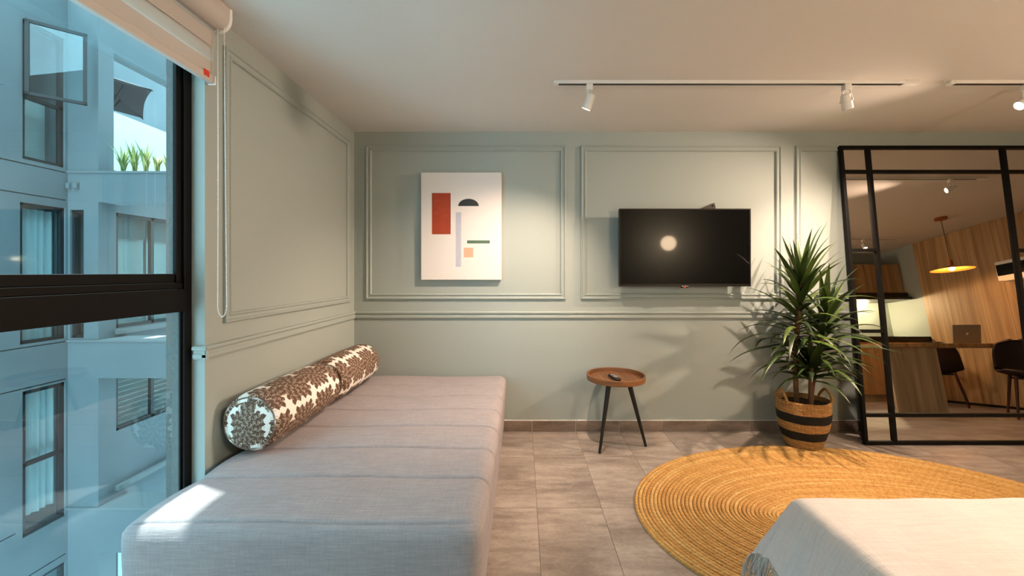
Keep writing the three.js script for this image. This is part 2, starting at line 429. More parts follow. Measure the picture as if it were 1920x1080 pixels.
  const frameOf = (x, s0, s1, y0, y1, bars, t = 0.05) => {
    const L = [box(x - 0.06, x, y0, y1, -s0 - t, -s0), box(x - 0.06, x, y0, y1, -s1, -s1 + t), box(x - 0.06, x, y0, y0 + t, -s1, -s0), box(x - 0.06, x, y1 - t, y1, -s1, -s0)];
    for (const [kind, at] of bars) L.push(kind === 'h' ? box(x - 0.06, x, at - t / 2, at + t / 2, -s1, -s0) : box(x - 0.06, x, y0, y1, -at - t / 2, -at + t / 2));
    return merge(L);
  };
  // facade windows
  const w1 = part(b, 'window', frameOf(-7.47, ...wins[0].slice(0, 2), wins[0][2], wins[0][3], [['h', 3.92]]), M.farFrame);
  part(w1, 'pane', box(-7.505, -7.5, 3.02, 3.9, -6.54, -6.08), M.glass);
  part(w1, 'roller_blind', box(-7.78, -7.77, 3.0, 4.0, -6.59, -6.03), M.offwhite);
  const sash = part(b, 'open_sash', (() => {
    const W = 0.64, H = 1.13, t = 0.045;
    return merge([box(0, W, 0, t, -0.02, 0.02), box(0, W, H - t, H, -0.02, 0.02), box(0, t, 0, H, -0.02, 0.02), box(W - t, W, 0, H, -0.02, 0.02)]);
  })(), M.farFrame, 'window sash swung open towards the light well');
  sash.position.set(-7.42, 3.93, -6.04); sash.rotation.y = 0.70;
  part(sash, 'pane', box(0.045, 0.595, 0.045, 1.085, -0.003, 0.003), M.glass);
  const w2 = part(b, 'window', frameOf(-7.47, 6.0, 6.6, 0.2, 2.32, []), M.farFrame);
  part(w2, 'pane', box(-7.505, -7.5, 0.25, 2.27, -6.55, -6.05), M.glass);
  part(w2, 'curtain', curtainGeo(-7.62, -6.58, -6.02, 0.2, 2.25), M.curtain);
  const w2b = part(b, 'window', merge([box(-7.40, -7.36, 0.2, 2.3, -6.75, -6.66), box(-7.22, -7.18, 0.2, 2.3, -6.75, -6.66), box(-7.40, -7.18, 2.26, 2.3, -6.75, -6.66), box(-7.40, -7.18, 0.2, 0.24, -6.75, -6.66)]), M.farFrame);
  part(w2b, 'pane', box(-7.36, -7.22, 0.24, 2.26, -6.705, -6.70), M.glass);
  const w3 = part(b, 'window', frameOf(-7.47, 6.03, 6.6, -2.69, -0.5, [['h', -1.62]], 0.06), M.farFrame);
  part(w3, 'pane', box(-7.505, -7.5, -1.59, -0.55, -6.54, -6.09), M.glass);
  part(w3, 'pane', box(-7.505, -7.5, -2.63, -1.65, -6.54, -6.09), M.glass);
  part(w3, 'curtain', curtainGeo(-7.60, -6.59, -6.03, -2.45, -0.5), M.curtain);
  const w4 = part(b, 'window', frameOf(-7.47, 6.03, 6.6, -5.4, -3.42, []), M.farFrame);
  part(w4, 'pane', box(-7.505, -7.5, -5.35, -3.47, -6.54, -6.09), M.glass);
  // band windows of the recessed facade: bars and panes one by one
  cw.forEach(([s0, s1, y0, y1], k) => {
    const n = 6, step = (s1 - s0) / n, bars = [];
    for (let i = 1; i < n; i++) bars.push(['v', s0 + i * step]);
    const w = part(b, 'window', frameOf(-6.97, s0, s1, y0, y1, bars, 0.06), M.farFrame);
    for (let i = 0; i < n; i++) part(w, 'pane', box(-7.005, -7.0, y0 + 0.06, y1 - 0.06, -s0 - (i + 1) * step + 0.03, -s0 - i * step - 0.03), M.glass);
    for (let i = 0; i < n; i++) {
      const za = -s0 - (i + 1) * step + 0.03, zb = -s0 - i * step - 0.03;
      if (k === 0) { part(w, 'roller_blind', box(-7.085, -7.08, y1 - 0.42, y1, za, zb), M.ledge); part(w, 'roller_blind', box(-7.125, -7.12, y0, y1 - 0.2, za, zb), M.offwhite); }
      if (k === 2) part(w, 'curtain', curtainGeo(-7.12, za, zb, y0, y1), M.curtain);
    }
    if (k === 1) for (let i = 0; i < 14; i++) part(w, 'blind_slat', box(-7.13, -7.09, y0 + 0.06 + i * 0.09, y0 + 0.068 + i * 0.09, -s1, -s0), M.offwhite);
  });
}
{ // two small outdoor fittings on the beam end
  for (const [x, s] of [[-7.40, 0], [-7.28, 1]]) {
    const l = thing('wall_bracket', s ? 'small square wall fitting on the concrete beam, beside the narrow one' : 'small narrow wall fitting on the concrete beam near the corner', 'wall fitting', [x, 2.62, -6.629]);
    part(l, 'back_plate', rbox(-0.03, 0.03, 0, 0.13, 0, 0.015, 0.004, 1), M.ledge);
    part(l, 'body', rbox(-0.028 - s * 0.008, 0.028 + s * 0.008, 0.02, 0.11, 0.015, 0.05, 0.008, 1), M.concrete);
  }
}
{ // parasol on the terrace
  const u = thing('parasol', 'dark grey square parasol standing open on the terrace opposite', 'parasol', [-8.5, 2.9, -8.2]);
  const cloth = std({ color: 0x34383d, roughness: 0.95, side: THREE.DoubleSide }), pole = M.farFrame;
  part(u, 'base', rbox(-0.3, 0.3, 0, 0.08, -0.3, 0.3, 0.02, 1), M.concrete);
  part(u, 'pole', rod(V(0, 0.08, 0), V(-0.1, 2.38, 0.04), 0.035), pole);
  const C = [V(1.01, 2.07, 0), V(-0.21, 1.91, -1.1), V(-1.31, 1.9, 0.12), V(-0.09, 2.1, 1.1)], top = V(-0.12, 2.45, 0.05);
  const pos = [], idx = [];
  for (let s = 0; s < 4; s++) { // sagging panels
    const N = 8, A = C[s], B = C[(s + 1) % 4];
    for (let i = 0; i <= N; i++) for (let j = 0; j <= N; j++) {
      const e = A.clone().lerp(B, j / N), q = top.clone().lerp(e, i / N), sag = 0.13 * (i / N) * Math.sin(Math.PI * j / N);
      q.y += sag * 0.3; q.x += (0 - e.x) * sag * 0.5; q.z += (0 - e.z) * sag * 0.5; q.y -= 0.07 * Math.sin(Math.PI * i / N);
      pos.push(q.x, q.y, q.z);
    }
    const o = s * 81;
    for (let i = 0; i < N; i++) for (let j = 0; j < N; j++) { const a = o + i * 9 + j; idx.push(a, a + 1, a + 9, a + 1, a + 10, a + 9); }
  }
  const g = new THREE.BufferGeometry();
  g.setAttribute('position', new THREE.Float32BufferAttribute(pos, 3)); g.setIndex(idx); g.computeVertexNormals();
  part(u, 'canopy', g, cloth);
  for (const c of C) { part(u, 'rib', rod(top.clone().add(V(0, -0.05, 0)), c.clone().add(V(0, -0.02, 0)), 0.014), pole); part(u, 'strut', rod(V(0, 1.45, 0), top.clone().lerp(c, 0.5).add(V(0, -0.1, 0)), 0.012), pole); }
}
{ // terrace plants on the beam
  const blade = (L, w, lean, az) => {
    const g = new THREE.PlaneGeometry(w, L, 2, 6), p = g.attributes.position;
    for (let i = 0; i < p.count; i++) {
      const t = p.getY(i) / L + 0.5, x = p.getX(i) * (1 - 0.95 * t * t) * (0.6 + 1.2 * t * (1 - t) * 1.3);
      p.setXYZ(i, x, L * t * (1 - 0.25 * lean * t), L * lean * t * t + Math.abs(x) * 0.5);
    }
    g.rotateY(az); return g;
  };
  const mats = [0x8a9a4e, 0xa9a658, 0x6f8748, 0xc3b872].map((c) => std({ color: c, roughness: 0.7, side: THREE.DoubleSide }));
  for (let k = 0; k < 7; k++) {
    const pl = thing('terrace_plant', k < 3 ? 'tall spiky yellow green plant on the concrete beam beside the parasol' : 'low spiky green plant in the row on the concrete beam', 'plant', [-6.70 + k * 0.19, 2.931, -6.80], 0, 'plants on the terrace beam');
    part(pl, 'clump', new THREE.SphereGeometry(0.07, 10, 6, 0, Math.PI * 2, 0, Math.PI / 2).scale(1, 0.5, 1), M.soil);
    for (let i = 0; i < 22; i++) {
      const g = blade(rr(0.25, k < 3 ? 0.58 : 0.36), rr(0.04, 0.07), rr(0.1, 0.45), rr(0, 6.28));
      g.computeVertexNormals(); part(pl, 'leaf', g, mats[Math.floor(rnd() * 4)]);
    }
  }
}

// ---------- roller blind ----------
{
  const b = thing('roller_blind', 'cream zebra roller blind pulled partly down over the tall window', 'blind', [0, 0, 0]);
  const cream = std({ color: 0xbcb2aa, roughness: 0.85 }), sheer = phys({ color: 0xd9d3c8, roughness: 1, transmission: 0.55, thickness: 0 }), opaque = phys({ color: 0xbfb4ab, roughness: 1, transmission: 0.12, thickness: 0 });
  const z0 = -1.742, z1 = 0.55;
  const s = new THREE.Shape(); // cassette section
  s.moveTo(0, 0); s.lineTo(0.10, 0); s.lineTo(0.10, -0.035); s.quadraticCurveTo(0.098, -0.085, 0.055, -0.095); s.lineTo(0.035, -0.095); s.lineTo(0.03, -0.06); s.lineTo(0, -0.06); s.closePath();
  const cg = new THREE.ExtrudeGeometry(s, { depth: z1 - z0 - 0.02, bevelEnabled: false, curveSegments: 8 });
  cg.translate(-1.373 + 0.02, RH - 0.001, z0 + 0.01);
  part(b, 'cassette', metreUv(cg), cream);
  const eg = new THREE.ExtrudeGeometry(s, { depth: 0.012, bevelEnabled: true, bevelSize: 0.003, bevelThickness: 0.002, bevelSegments: 2, curveSegments: 8 });
  eg.translate(-1.353, RH - 0.006, z0 - 0.004);
  part(b, 'end_cap', eg, M.white);
  part(b, 'bracket', rbox(-1.351, -1.325, 2.285, 2.325, z0 + 0.002, z0 + 0.03, 0.004, 1), M.white);
  // fabric: front layer in alternating opaque and sheer bands
  const yb = 2.105;
  for (let k = 0; k < 4; k++) {
    const a = yb + k * 0.062, c = Math.min(a + 0.062, 2.335);
    const g = new THREE.PlaneGeometry(z1 - z0 - 0.03, c - a, 40, 2), p = g.attributes.position;
    for (let i = 0; i < p.count; i++) p.setZ(i, 0.0025 * Math.sin(p.getX(i) * 5.1 + k) + 0.002 * Math.sin(p.getY(i) * 90));
    g.computeVertexNormals(); g.rotateY(Math.PI / 2); g.translate(-1.318 - (k % 2) * 0.003, (a + c) / 2, (z0 + z1) / 2);
    part(b, k % 2 ? 'sheer_band' : 'fabric_band', g, k % 2 ? sheer : opaque);
    const h = g.clone(); h.translate(-0.016, k % 2 ? 0.02 : -0.0, 0);
    part(b, 'rear_band', h, k % 2 ? opaque : sheer);
  }
  const rail = part(b, 'bottom_rail', rbox(-1.340, -1.312, yb - 0.030, yb + 0.004, z0 + 0.012, z1 - 0.01, 0.008, 3), cream);
  part(rail, 'rail_end', rbox(-1.342, -1.310, yb - 0.032, yb + 0.006, z0 + 0.008, z0 + 0.014, 0.003, 1), M.white);
  part(rail, 'red_tag', box(-1.3121, -1.3110, yb - 0.016, yb + 0.010, z0 + 0.045, z0 + 0.075), std({ color: 0xc8321c, roughness: 0.6 }));
  // bead chain loop
  const top = 2.31, low = 1.085, zc = -1.722, pts = [];
  for (let i = 0; i <= 50; i++) pts.push(V(-1.296, top - (top - low - 0.05) * i / 50, zc - 0.003 * Math.sin(i * 0.06)));
  for (let i = 1; i < 12; i++) { const a = Math.PI * i / 12; pts.push(V(-1.296 + 0.019 * (1 - Math.cos(a)), low + 0.05 - 0.05 * Math.sin(a), zc)); }
  for (let i = 50; i >= 0; i--) pts.push(V(-1.258 - 0.010 * (1 - i / 50), top - (top - low - 0.05) * i / 50, zc));
  const curve = new THREE.CatmullRomCurve3(pts);
  part(b, 'chain_cord', new THREE.TubeGeometry(curve, 220, 0.0009, 5), M.white);
  const n = 330, beads = new THREE.InstancedMesh(new THREE.SphereGeometry(0.0027, 6, 4), M.white, n), mt = new THREE.Matrix4();
  for (let i = 0; i < n; i++) { const q = curve.getPointAt(i / (n - 1)); mt.makeTranslation(q.x, q.y, q.z); beads.setMatrixAt(i, mt); }
  beads.name = 'chain_beads'; beads.userData.kind = 'stuff'; beads.castShadow = true; b.add(beads);
}

// ---------- daybed with bolsters ----------
{
  const W = 1.175, H = 0.45, D = 1.94, cx = -0.7275, z0 = -3.245, cz = z0 + D / 2;
  const d = thing('daybed', 'long grey linen daybed with stitched channels along the window wall', 'daybed', [cx, 0, cz]);
  const seams = [0.33, 0.60, 0.87, 1.13, 1.40, 1.66].map((s) => D / 2 - s);
  const edges = [D / 2, ...seams, -D / 2];
  const body = softBox(W, H - 0.015, D, 0.055, 56, 20, 440, (p, n) => {
    let t = 0;
    for (let i = 0; i + 1 < edges.length; i++) if (p.z <= edges[i] && p.z >= edges[i + 1]) { const q = (p.z - edges[i + 1]) / (edges[i] - edges[i + 1]); t = Math.pow(Math.sin(Math.PI * q), 0.6); }
    let gro = 0;
    for (const s of seams) gro += Math.exp(-(((p.z - s) / 0.006) ** 2));
    if (n.z > 0.05 && Math.abs(n.x) < 0.4) gro += 0.9 * Math.exp(-(((n.z - 0.38) / 0.045) ** 2));
    const up = THREE.MathUtils.clamp((p.y + 0.12) / 0.3, 0, 1);
    const k = n.y > 0.3 ? 1 : 0.5 * up;
    p.addScaledVector(n, (0.014 * t - 0.010 * gro) * k);
    if (Math.abs(n.z) < 0.5) p.y += 0.004 * Math.sin(p.x * 7 + p.z * 3) * up;
    p.x += 0.012 * Math.sign(p.x) * up * Math.cos(p.y * 5); // belly of the sides
    p.x += 0.02 * Math.sign(p.x) * (up - 1) * 0.3;
  });
  part(d, 'mattress', body.translate(0, (H - 0.015) / 2 + 0.012, 0), M.linen);
  for (const [x, z] of [[-1, -1], [1, -1], [-1, 1], [1, 1]]) part(d, 'foot', new THREE.CylinderGeometry(0.025, 0.022, 0.016, 14).translate(x * (W / 2 - 0.1), 0.008, z * (D / 2 - 0.1)), M.plasticBlack);

  // damask print
  const cv = document.createElement('canvas'); cv.width = cv.height = 1024;
  const c = cv.getContext('2d');
  c.fillStyle = '#ebe6de'; c.fillRect(0, 0, 1024, 1024);
  const brown = '#5a4031', pale = '#cdbba4';
  function medallion(x, y, k) {
    c.save(); c.translate(x, y); c.scale(k, k);
    c.fillStyle = brown;
    c.beginPath();
    for (let i = 0; i <= 200; i++) {
      const a = i / 200 * Math.PI * 2, r = 232 * (0.86 + 0.10 * Math.cos(6 * a) + 0.075 * Math.cos(18 * a) + 0.03 * Math.cos(40 * a));
      const px = 0.92 * r * Math.sin(a), py = 1.22 * r * Math.cos(a);
      if (i) c.lineTo(px, py); else c.moveTo(px, py);
    }
    c.closePath(); c.fill();
    c.strokeStyle = pale; c.lineWidth = 4;
    for (let ring = 0; ring < 4; ring++) for (let i = 0; i < 6 + ring * 4; i++) {
      const a = i / (6 + ring * 4) * Math.PI * 2 + ring * 0.3, R = 46 + ring * 46;
      c.save(); c.translate(0.86 * R * Math.sin(a), 1.15 * R * Math.cos(a)); c.rotate(-a);
      c.beginPath(); c.ellipse(0, 0, 13 + ring * 2, 22, 0, 0.4, 5.6); c.stroke();
      c.beginPath(); c.arc(0, 4, 6, 0, 4.6); c.stroke();
      c.fillStyle = pale; c.beginPath(); c.arc(0, 27, 3.2, 0, 7); c.fill(); c.restore();
    }
    c.restore();
  }
  for (const [x, y] of [[256, 256], [768, 768]]) for (const dx of [-1024, 0, 1024]) for (const dy of [-1024, 0, 1024]) medallion(x + dx, y + dy, 1.34);
  for (const [x, y] of [[768, 256], [256, 768]]) for (const dx of [-1024, 0, 1024]) for (const dy of [-1024, 0, 1024]) medallion(x + dx, y + dy, 1.16);
  const damask = new THREE.CanvasTexture(cv);
  damask.colorSpace = THREE.SRGBColorSpace; damask.wrapS = damask.wrapT = THREE.RepeatWrapping; damask.repeat.set(1 / 0.41, 1 / 0.41);
  const fabric = std({ map: damask, roughness: 0.75, bumpMap: damask, bumpScale: -0.001 });
  const capTex = damask.clone(); capTex.repeat.set(1 / 0.36, 1 / 0.36); capTex.offset.set(0.25, 0.30);
  const capFabric = std({ map: capTex, roughness: 0.75, bumpMap: capTex, bumpScale: -0.001 });
  const R = 0.132;
  const bolster = (z1, z0b, label, roll) => {
    const L = z1 - z0b, b = thing('bolster', label, 'bolster', [-1.2165, H + 0.020 + R, z1 - L / 2]);
    const prof = [];
    for (let i = 0; i <= 8; i++) { const a = i / 8 * Math.PI / 2; prof.push(new THREE.Vector2(R - 0.035 + 0.035 * Math.sin(a), -L / 2 + 0.035 * (1 - Math.cos(a)))); }
    for (let i = 1; i < 20; i++) prof.push(new THREE.Vector2(R + 0.003 * Math.sin(i / 20 * Math.PI), -L / 2 + 0.035 + (L - 0.07) * i / 20));
    for (let i = 8; i >= 0; i--) { const a = i / 8 * Math.PI / 2; prof.push(new THREE.Vector2(R - 0.035 + 0.035 * Math.sin(a), L / 2 - 0.035 * (1 - Math.cos(a)))); }
    const g = new THREE.LatheGeometry(prof, 64), uv = g.attributes.uv, p = g.attributes.position;
    for (let i = 0; i < uv.count; i++) uv.setXY(i, uv.getX(i) * 0.82, p.getY(i));
    g.rotateX(Math.PI / 2); g.rotateZ(roll);
    part(b, 'cover', g, fabric);
    for (const s of [-1, 1]) {
      const cap = new THREE.SphereGeometry(0.5, 40, 10, 0, Math.PI * 2, 0, 0.2), q = cap.attributes.position, rr0 = 0.5 * Math.sin(0.2), k = (R - 0.034) / rr0;
      for (let i = 0; i < q.count; i++) { const x = q.getX(i) * k, y = q.getZ(i) * k, z = (q.getY(i) - 0.5 * Math.cos(0.2)) * 1.4; q.setXYZ(i, x, y, s * (L / 2 + z)); cap.attributes.uv.setXY(i, x, y); }
      if (s > 0) { const ix = cap.index.array; for (let i = 0; i < ix.length; i += 3) { const t = ix[i]; ix[i] = ix[i + 1]; ix[i + 1] = t; } }
      cap.computeVertexNormals();
      part(b, 'end_cap', cap, capFabric);
      const pip = new THREE.TorusGeometry(R - 0.018, 0.0035, 8, 64); pip.translate(0, 0, s * (L / 2 - 0.0045));
      part(b, 'piping', pip, fabric);
    }
    return b;
  };
  bolster(-1.80, -2.430, 'brown and white damask bolster whose round end faces the room, near the window', 0.3);
  bolster(-2.47, -3.09, 'brown and white damask bolster lying in the corner by the back wall', 1.1);
}

// ---------- canvas picture ----------
{
  const x0 = -0.806, x1 = -0.169, y0 = 1.214, y1 = 2.067;
  const cv = document.createElement('canvas'); cv.width = 768; cv.height = 1024;
  const c = cv.getContext('2d'), U = (u) => u * 768, Y = (v) => v * 1024;
  c.fillStyle = '#dcd5d1'; c.fillRect(0, 0, 768, 1024);
  const blot = (x, y, w, h, col, n) => { for (let i = 0; i < n; i++) { c.globalAlpha = 0.05; c.fillStyle = col[i % col.length]; c.fillRect(x + rnd() * w * 0.8, y + rnd() * h * 0.9, Math.min(w * 0.3, w), rr(4, h * 0.1)); } c.globalAlpha = 1; };
  c.fillStyle = '#9c3a1a'; c.fillRect(U(0.133), Y(0.19), U(0.235), Y(0.386)); blot(U(0.133), Y(0.19), U(0.2), Y(0.38), ['#8d3012', '#cc5a2c'], 120);
  c.fillStyle = '#7a2c14'; c.fillRect(U(0.133), Y(0.19), 5, Y(0.1)); c.fillRect(U(0.362), Y(0.26), 4, Y(0.25));
  c.fillStyle = '#2c3336'; c.beginPath(); c.ellipse(U(0.592), Y(0.312), U(0.129), Y(0.068), 0, Math.PI, 2 * Math.PI); c.fill();
  c.save(); c.clip(); blot(U(0.5), Y(0.25), U(0.22), Y(0.06), ['#4c575c', '#14181a'], 60); c.restore();
  c.fillStyle = '#b2b3c2'; c.fillRect(U(0.432), Y(0.37), U(0.068), Y(0.511)); blot(U(0.432), Y(0.37), U(0.068), Y(0.5), ['#aaa5b4', '#d0ccd4'], 90);
  c.fillStyle = '#4e6a58'; c.fillRect(U(0.576), Y(0.633), U(0.282), Y(0.029));
  c.fillStyle = '#3c5044'; c.fillRect(U(0.576), Y(0.633), U(0.01), Y(0.029)); c.fillRect(U(0.847), Y(0.633), U(0.011), Y(0.029));
  c.fillStyle = '#d3a38a'; c.fillRect(U(0.533), Y(0.702), U(0.12), Y(0.09)); blot(U(0.533), Y(0.702), U(0.12), Y(0.09), ['#c9926c', '#ecc8ac'], 40);
  const t = new THREE.CanvasTexture(cv); t.colorSpace = THREE.SRGBColorSpace;
  const p = thing('canvas_picture', 'white canvas with abstract red, lilac, green and black shapes on the wall', 'picture', [(x0 + x1) / 2, y0, RZ0 + 0.001]);
  const w = x1 - x0, h = y1 - y0;
  part(p, 'stretched_canvas', rbox(-w / 2, w / 2, 0, h, 0.006, 0.044, 0.004, 2), std({ color: 0xdcd5d1, roughness: 0.85 }));
  part(p, 'painted_face', new THREE.PlaneGeometry(w - 0.006, h - 0.006).translate(0, h / 2, 0.0443), std({ map: t, roughness: 0.75, bumpMap: linenBump, bumpScale: 0.0003 }));
  for (const s of [-1, 1]) part(p, 'stretcher_bar', box(s * (w / 2 - 0.02) - 0.015, s * (w / 2 - 0.02) + 0.015, 0.01, h - 0.01, 0, 0.006), M.oak);
}

// ---------- television ----------
{
  const x0 = 0.7486, x1 = 1.770, y0 = 1.165, y1 = 1.769, zf = -3.143;
  const t = thing('television', 'black flat screen television mounted on the green wall', 'television', [(x0 + x1) / 2, y0, zf]);
  const w = (x1 - x0) / 2, h = y1 - y0;
  part(t, 'casing', rbox(-w, w, 0, h, -0.035, -0.004, 0.006, 2), M.plasticBlack);
  part(t, 'rear_housing', rbox(-w * 0.8, w * 0.8, 0.05, h * 0.65, -0.06, -0.035, 0.012, 2), M.plasticBlack);
  part(t, 'wall_bracket', rbox(-0.2, 0.2, 0.12, 0.36, -0.1135, -0.06, 0.004, 1), M.blackMetal);
  const fr = frameMoulding(-w, w, 0, h, [[0, -0.01], [0, 0], [0.009, 0.0005], [0.010, -0.0025]]);
  part(t, 'bezel', fr, std({ color: 0x1a1715, roughness: 0.35, metalness: 0.4 }));
  part(t, 'screen', new THREE.PlaneGeometry(2 * w - 0.018, h - 0.026).translate(0, h / 2 + 0.004, -0.0025), M.screen);
  part(t, 'chin', rbox(-w + 0.008, w - 0.008, 0.006, 0.019, -0.006, -0.0005, 0.002, 1), std({ color: 0x1c1815, roughness: 0.3, metalness: 0.5 }));
  const badge = part(t, 'badge', rbox(-0.028, 0.028, -0.012, 0.008, -0.02, 0.002, 0.004, 2), M.plasticBlack);
  part(badge, 'lettering', merge([box(-0.024, -0.019, 0.0005, 0.006, 0.002, 0.0026), box(-0.019, -0.008, 0.0005, 0.002, 0.002, 0.0026), box(-0.004, 0.008, 0.0005, 0.002, 0.002, 0.0026), box(-0.004, -0.002, 0.0005, 0.006, 0.002, 0.0026), box(-0.004, 0.008, 0.0045, 0.006, 0.002, 0.0026), box(0.004, 0.008, 0.0005, 0.004, 0.002, 0.0026), box(0.011, 0.024, 0.0018, 0.0036, 0.002, 0.0026)]), std({ color: 0xe8e4df, roughness: 0.4 }));
  part(badge, 'standby_light', rbox(-0.012, 0.004, -0.010, -0.004, 0.0015, 0.0028, 0.0006, 1), std({ color: 0xd23a20, emissive: 0xff2a10, emissiveIntensity: 0.6 }));
  const s = thing('streaming_stick', 'small dark device tilted up on top of the television', 'media device', [(x0 + x1) / 2 + 0.21, y1, zf - 0.02]);
  const sg = new THREE.ExtrudeGeometry(new THREE.Shape([new THREE.Vector2(-0.085, 0), new THREE.Vector2(0.03, 0), new THREE.Vector2(0.03, 0.012), new THREE.Vector2(0.022, 0.042), new THREE.Vector2(0.0, 0.036)]), { depth: 0.02, bevelEnabled: true, bevelSize: 0.002, bevelThickness: 0.002, bevelSegments: 1 });
  sg.translate(0, 0.002, -0.01);
  part(s, 'housing', sg, std({ color: 0x2a2018, roughness: 0.45 }));
  part(s, 'lens', new THREE.CylinderGeometry(0.006, 0.006, 0.004, 16).rotateX(Math.PI / 2).translate(0.008, 0.022, 0.013), M.screen);
}

// ---------- rug ----------
{
  const rug = thing('rug', 'large oval braided jute rug under the bed and basket', 'rug', [1.85, 0.0005, -2.1]);
  const N = 42, w = 0.86 / N, core = 0.39;
  const mats = [0xffffff, 0xf7efe4, 0xefe3d2].map((c) => { const m = M.jute.clone(); m.color = new THREE.Color(c); return m; });
  const prof = [[-0.5, 0], [-0.36, 0.0085], [0, 0.011], [0.36, 0.0085], [0.5, 0]];
  for (let k = 0; k < N; k++) {
    const b = (k + 0.5) * w, a = b + core, seg = 60 + 4 * k, pos = [], uv = [], idx = [];
    const per = Math.PI * (3 * (a + b) - Math.sqrt((3 * a + b) * (a + 3 * b))), rep = Math.max(1, Math.round(per / 0.62));
    for (let i = 0; i <= seg; i++) {
      const t = i / seg * Math.PI * 2;
      prof.forEach(([o, h], j) => {
        const aa = a + o * w * 0.98, bb = Math.max(b + o * w * 0.98, 0);
        pos.push(aa * Math.cos(t), h + 0.0012 * Math.sin(t * 9 + k * 2.1) * (h > 0 ? 1 : 0), bb * Math.sin(t));
        uv.push(i / seg * rep + k * 0.37, 0.06 + 0.88 * j / 4);
      });
    }
    for (let i = 0; i < seg; i++) for (let j = 0; j < 4; j++) { const q = i * 5 + j; idx.push(q, q + 1, q + 5, q + 1, q + 6, q + 5); }
    const g = new THREE.BufferGeometry();
    g.setAttribute('position', new THREE.Float32BufferAttribute(pos, 3)); g.setAttribute('uv', new THREE.Float32BufferAttribute(uv, 2));
    g.setIndex(idx); g.computeVertexNormals();
    part(rug, 'braid_ring', g, mats[Math.floor(hash(k, 3, 7) * 3)]);
  }
}

// ---------- side table and remote ----------
{
  const t = thing('side_table', 'small round wooden tray table with three black splayed legs', 'side table', [0.692, 0, -3.013]);
  const R = 0.213, top = 0.52;
  const disc = new THREE.CylinderGeometry(R - 0.004, R - 0.006, 0.012, 64).translate(0, top - 0.034, 0);
  part(t, 'tray', metreUv(disc), M.walnut);
  const rim = new THREE.LatheGeometry([[R - 0.012, -0.040], [R - 0.001, -0.040], [R, -0.036], [R + 0.002, -0.004], [R, 0], [R - 0.008, 0], [R - 0.010, -0.004], [R - 0.012, -0.030]].map(([x, y]) => new THREE.Vector2(x, y)), 72);
  { const uv = rim.attributes.uv; for (let i = 0; i < uv.count; i++) uv.setXY(i, uv.getY(i) * 0.05, uv.getX(i) * 1.3); }
  part(t, 'rim', rim.translate(0, top, 0), M.walnut);
  for (const [x, z] of [[-0.151, 0.159], [0.210, 0.045], [-0.062, -0.212]]) {
    part(t, 'leg', rod(V(x, 0, z), V(x * 0.42, top - 0.040, z * 0.42), 0.0095, 0.019, 16), M.blackMetal);
    part(t, 'leg_plate', new THREE.CylinderGeometry(0.03, 0.03, 0.004, 20).translate(x * 0.42, top - 0.042, z * 0.42), M.blackMetal);
  }
  const r = thing('remote_control', 'small black and silver remote control lying on the tray table', 'remote control', [0.676, top - 0.0275, -2.985], 0.20);
  part(r, 'body', rbox(-0.021, 0.021, 0, 0.018, -0.075, 0.075, 0.008, 3), M.plasticBlack);
  part(r, 'dial', new THREE.CylinderGeometry(0.015, 0.016, 0.004, 24).translate(0, 0.0195, 0.012), M.silver);
  part(r, 'button_pad', rbox(-0.015, 0.015, 0.017, 0.0205, -0.045, -0.022, 0.002, 1), M.silver);
  for (let i = 0; i < 3; i++) part(r, 'button', new THREE.CylinderGeometry(0.003, 0.003, 0.003, 10).translate(-0.01 + i * 0.01, 0.0185, 0.045), M.silver);
}

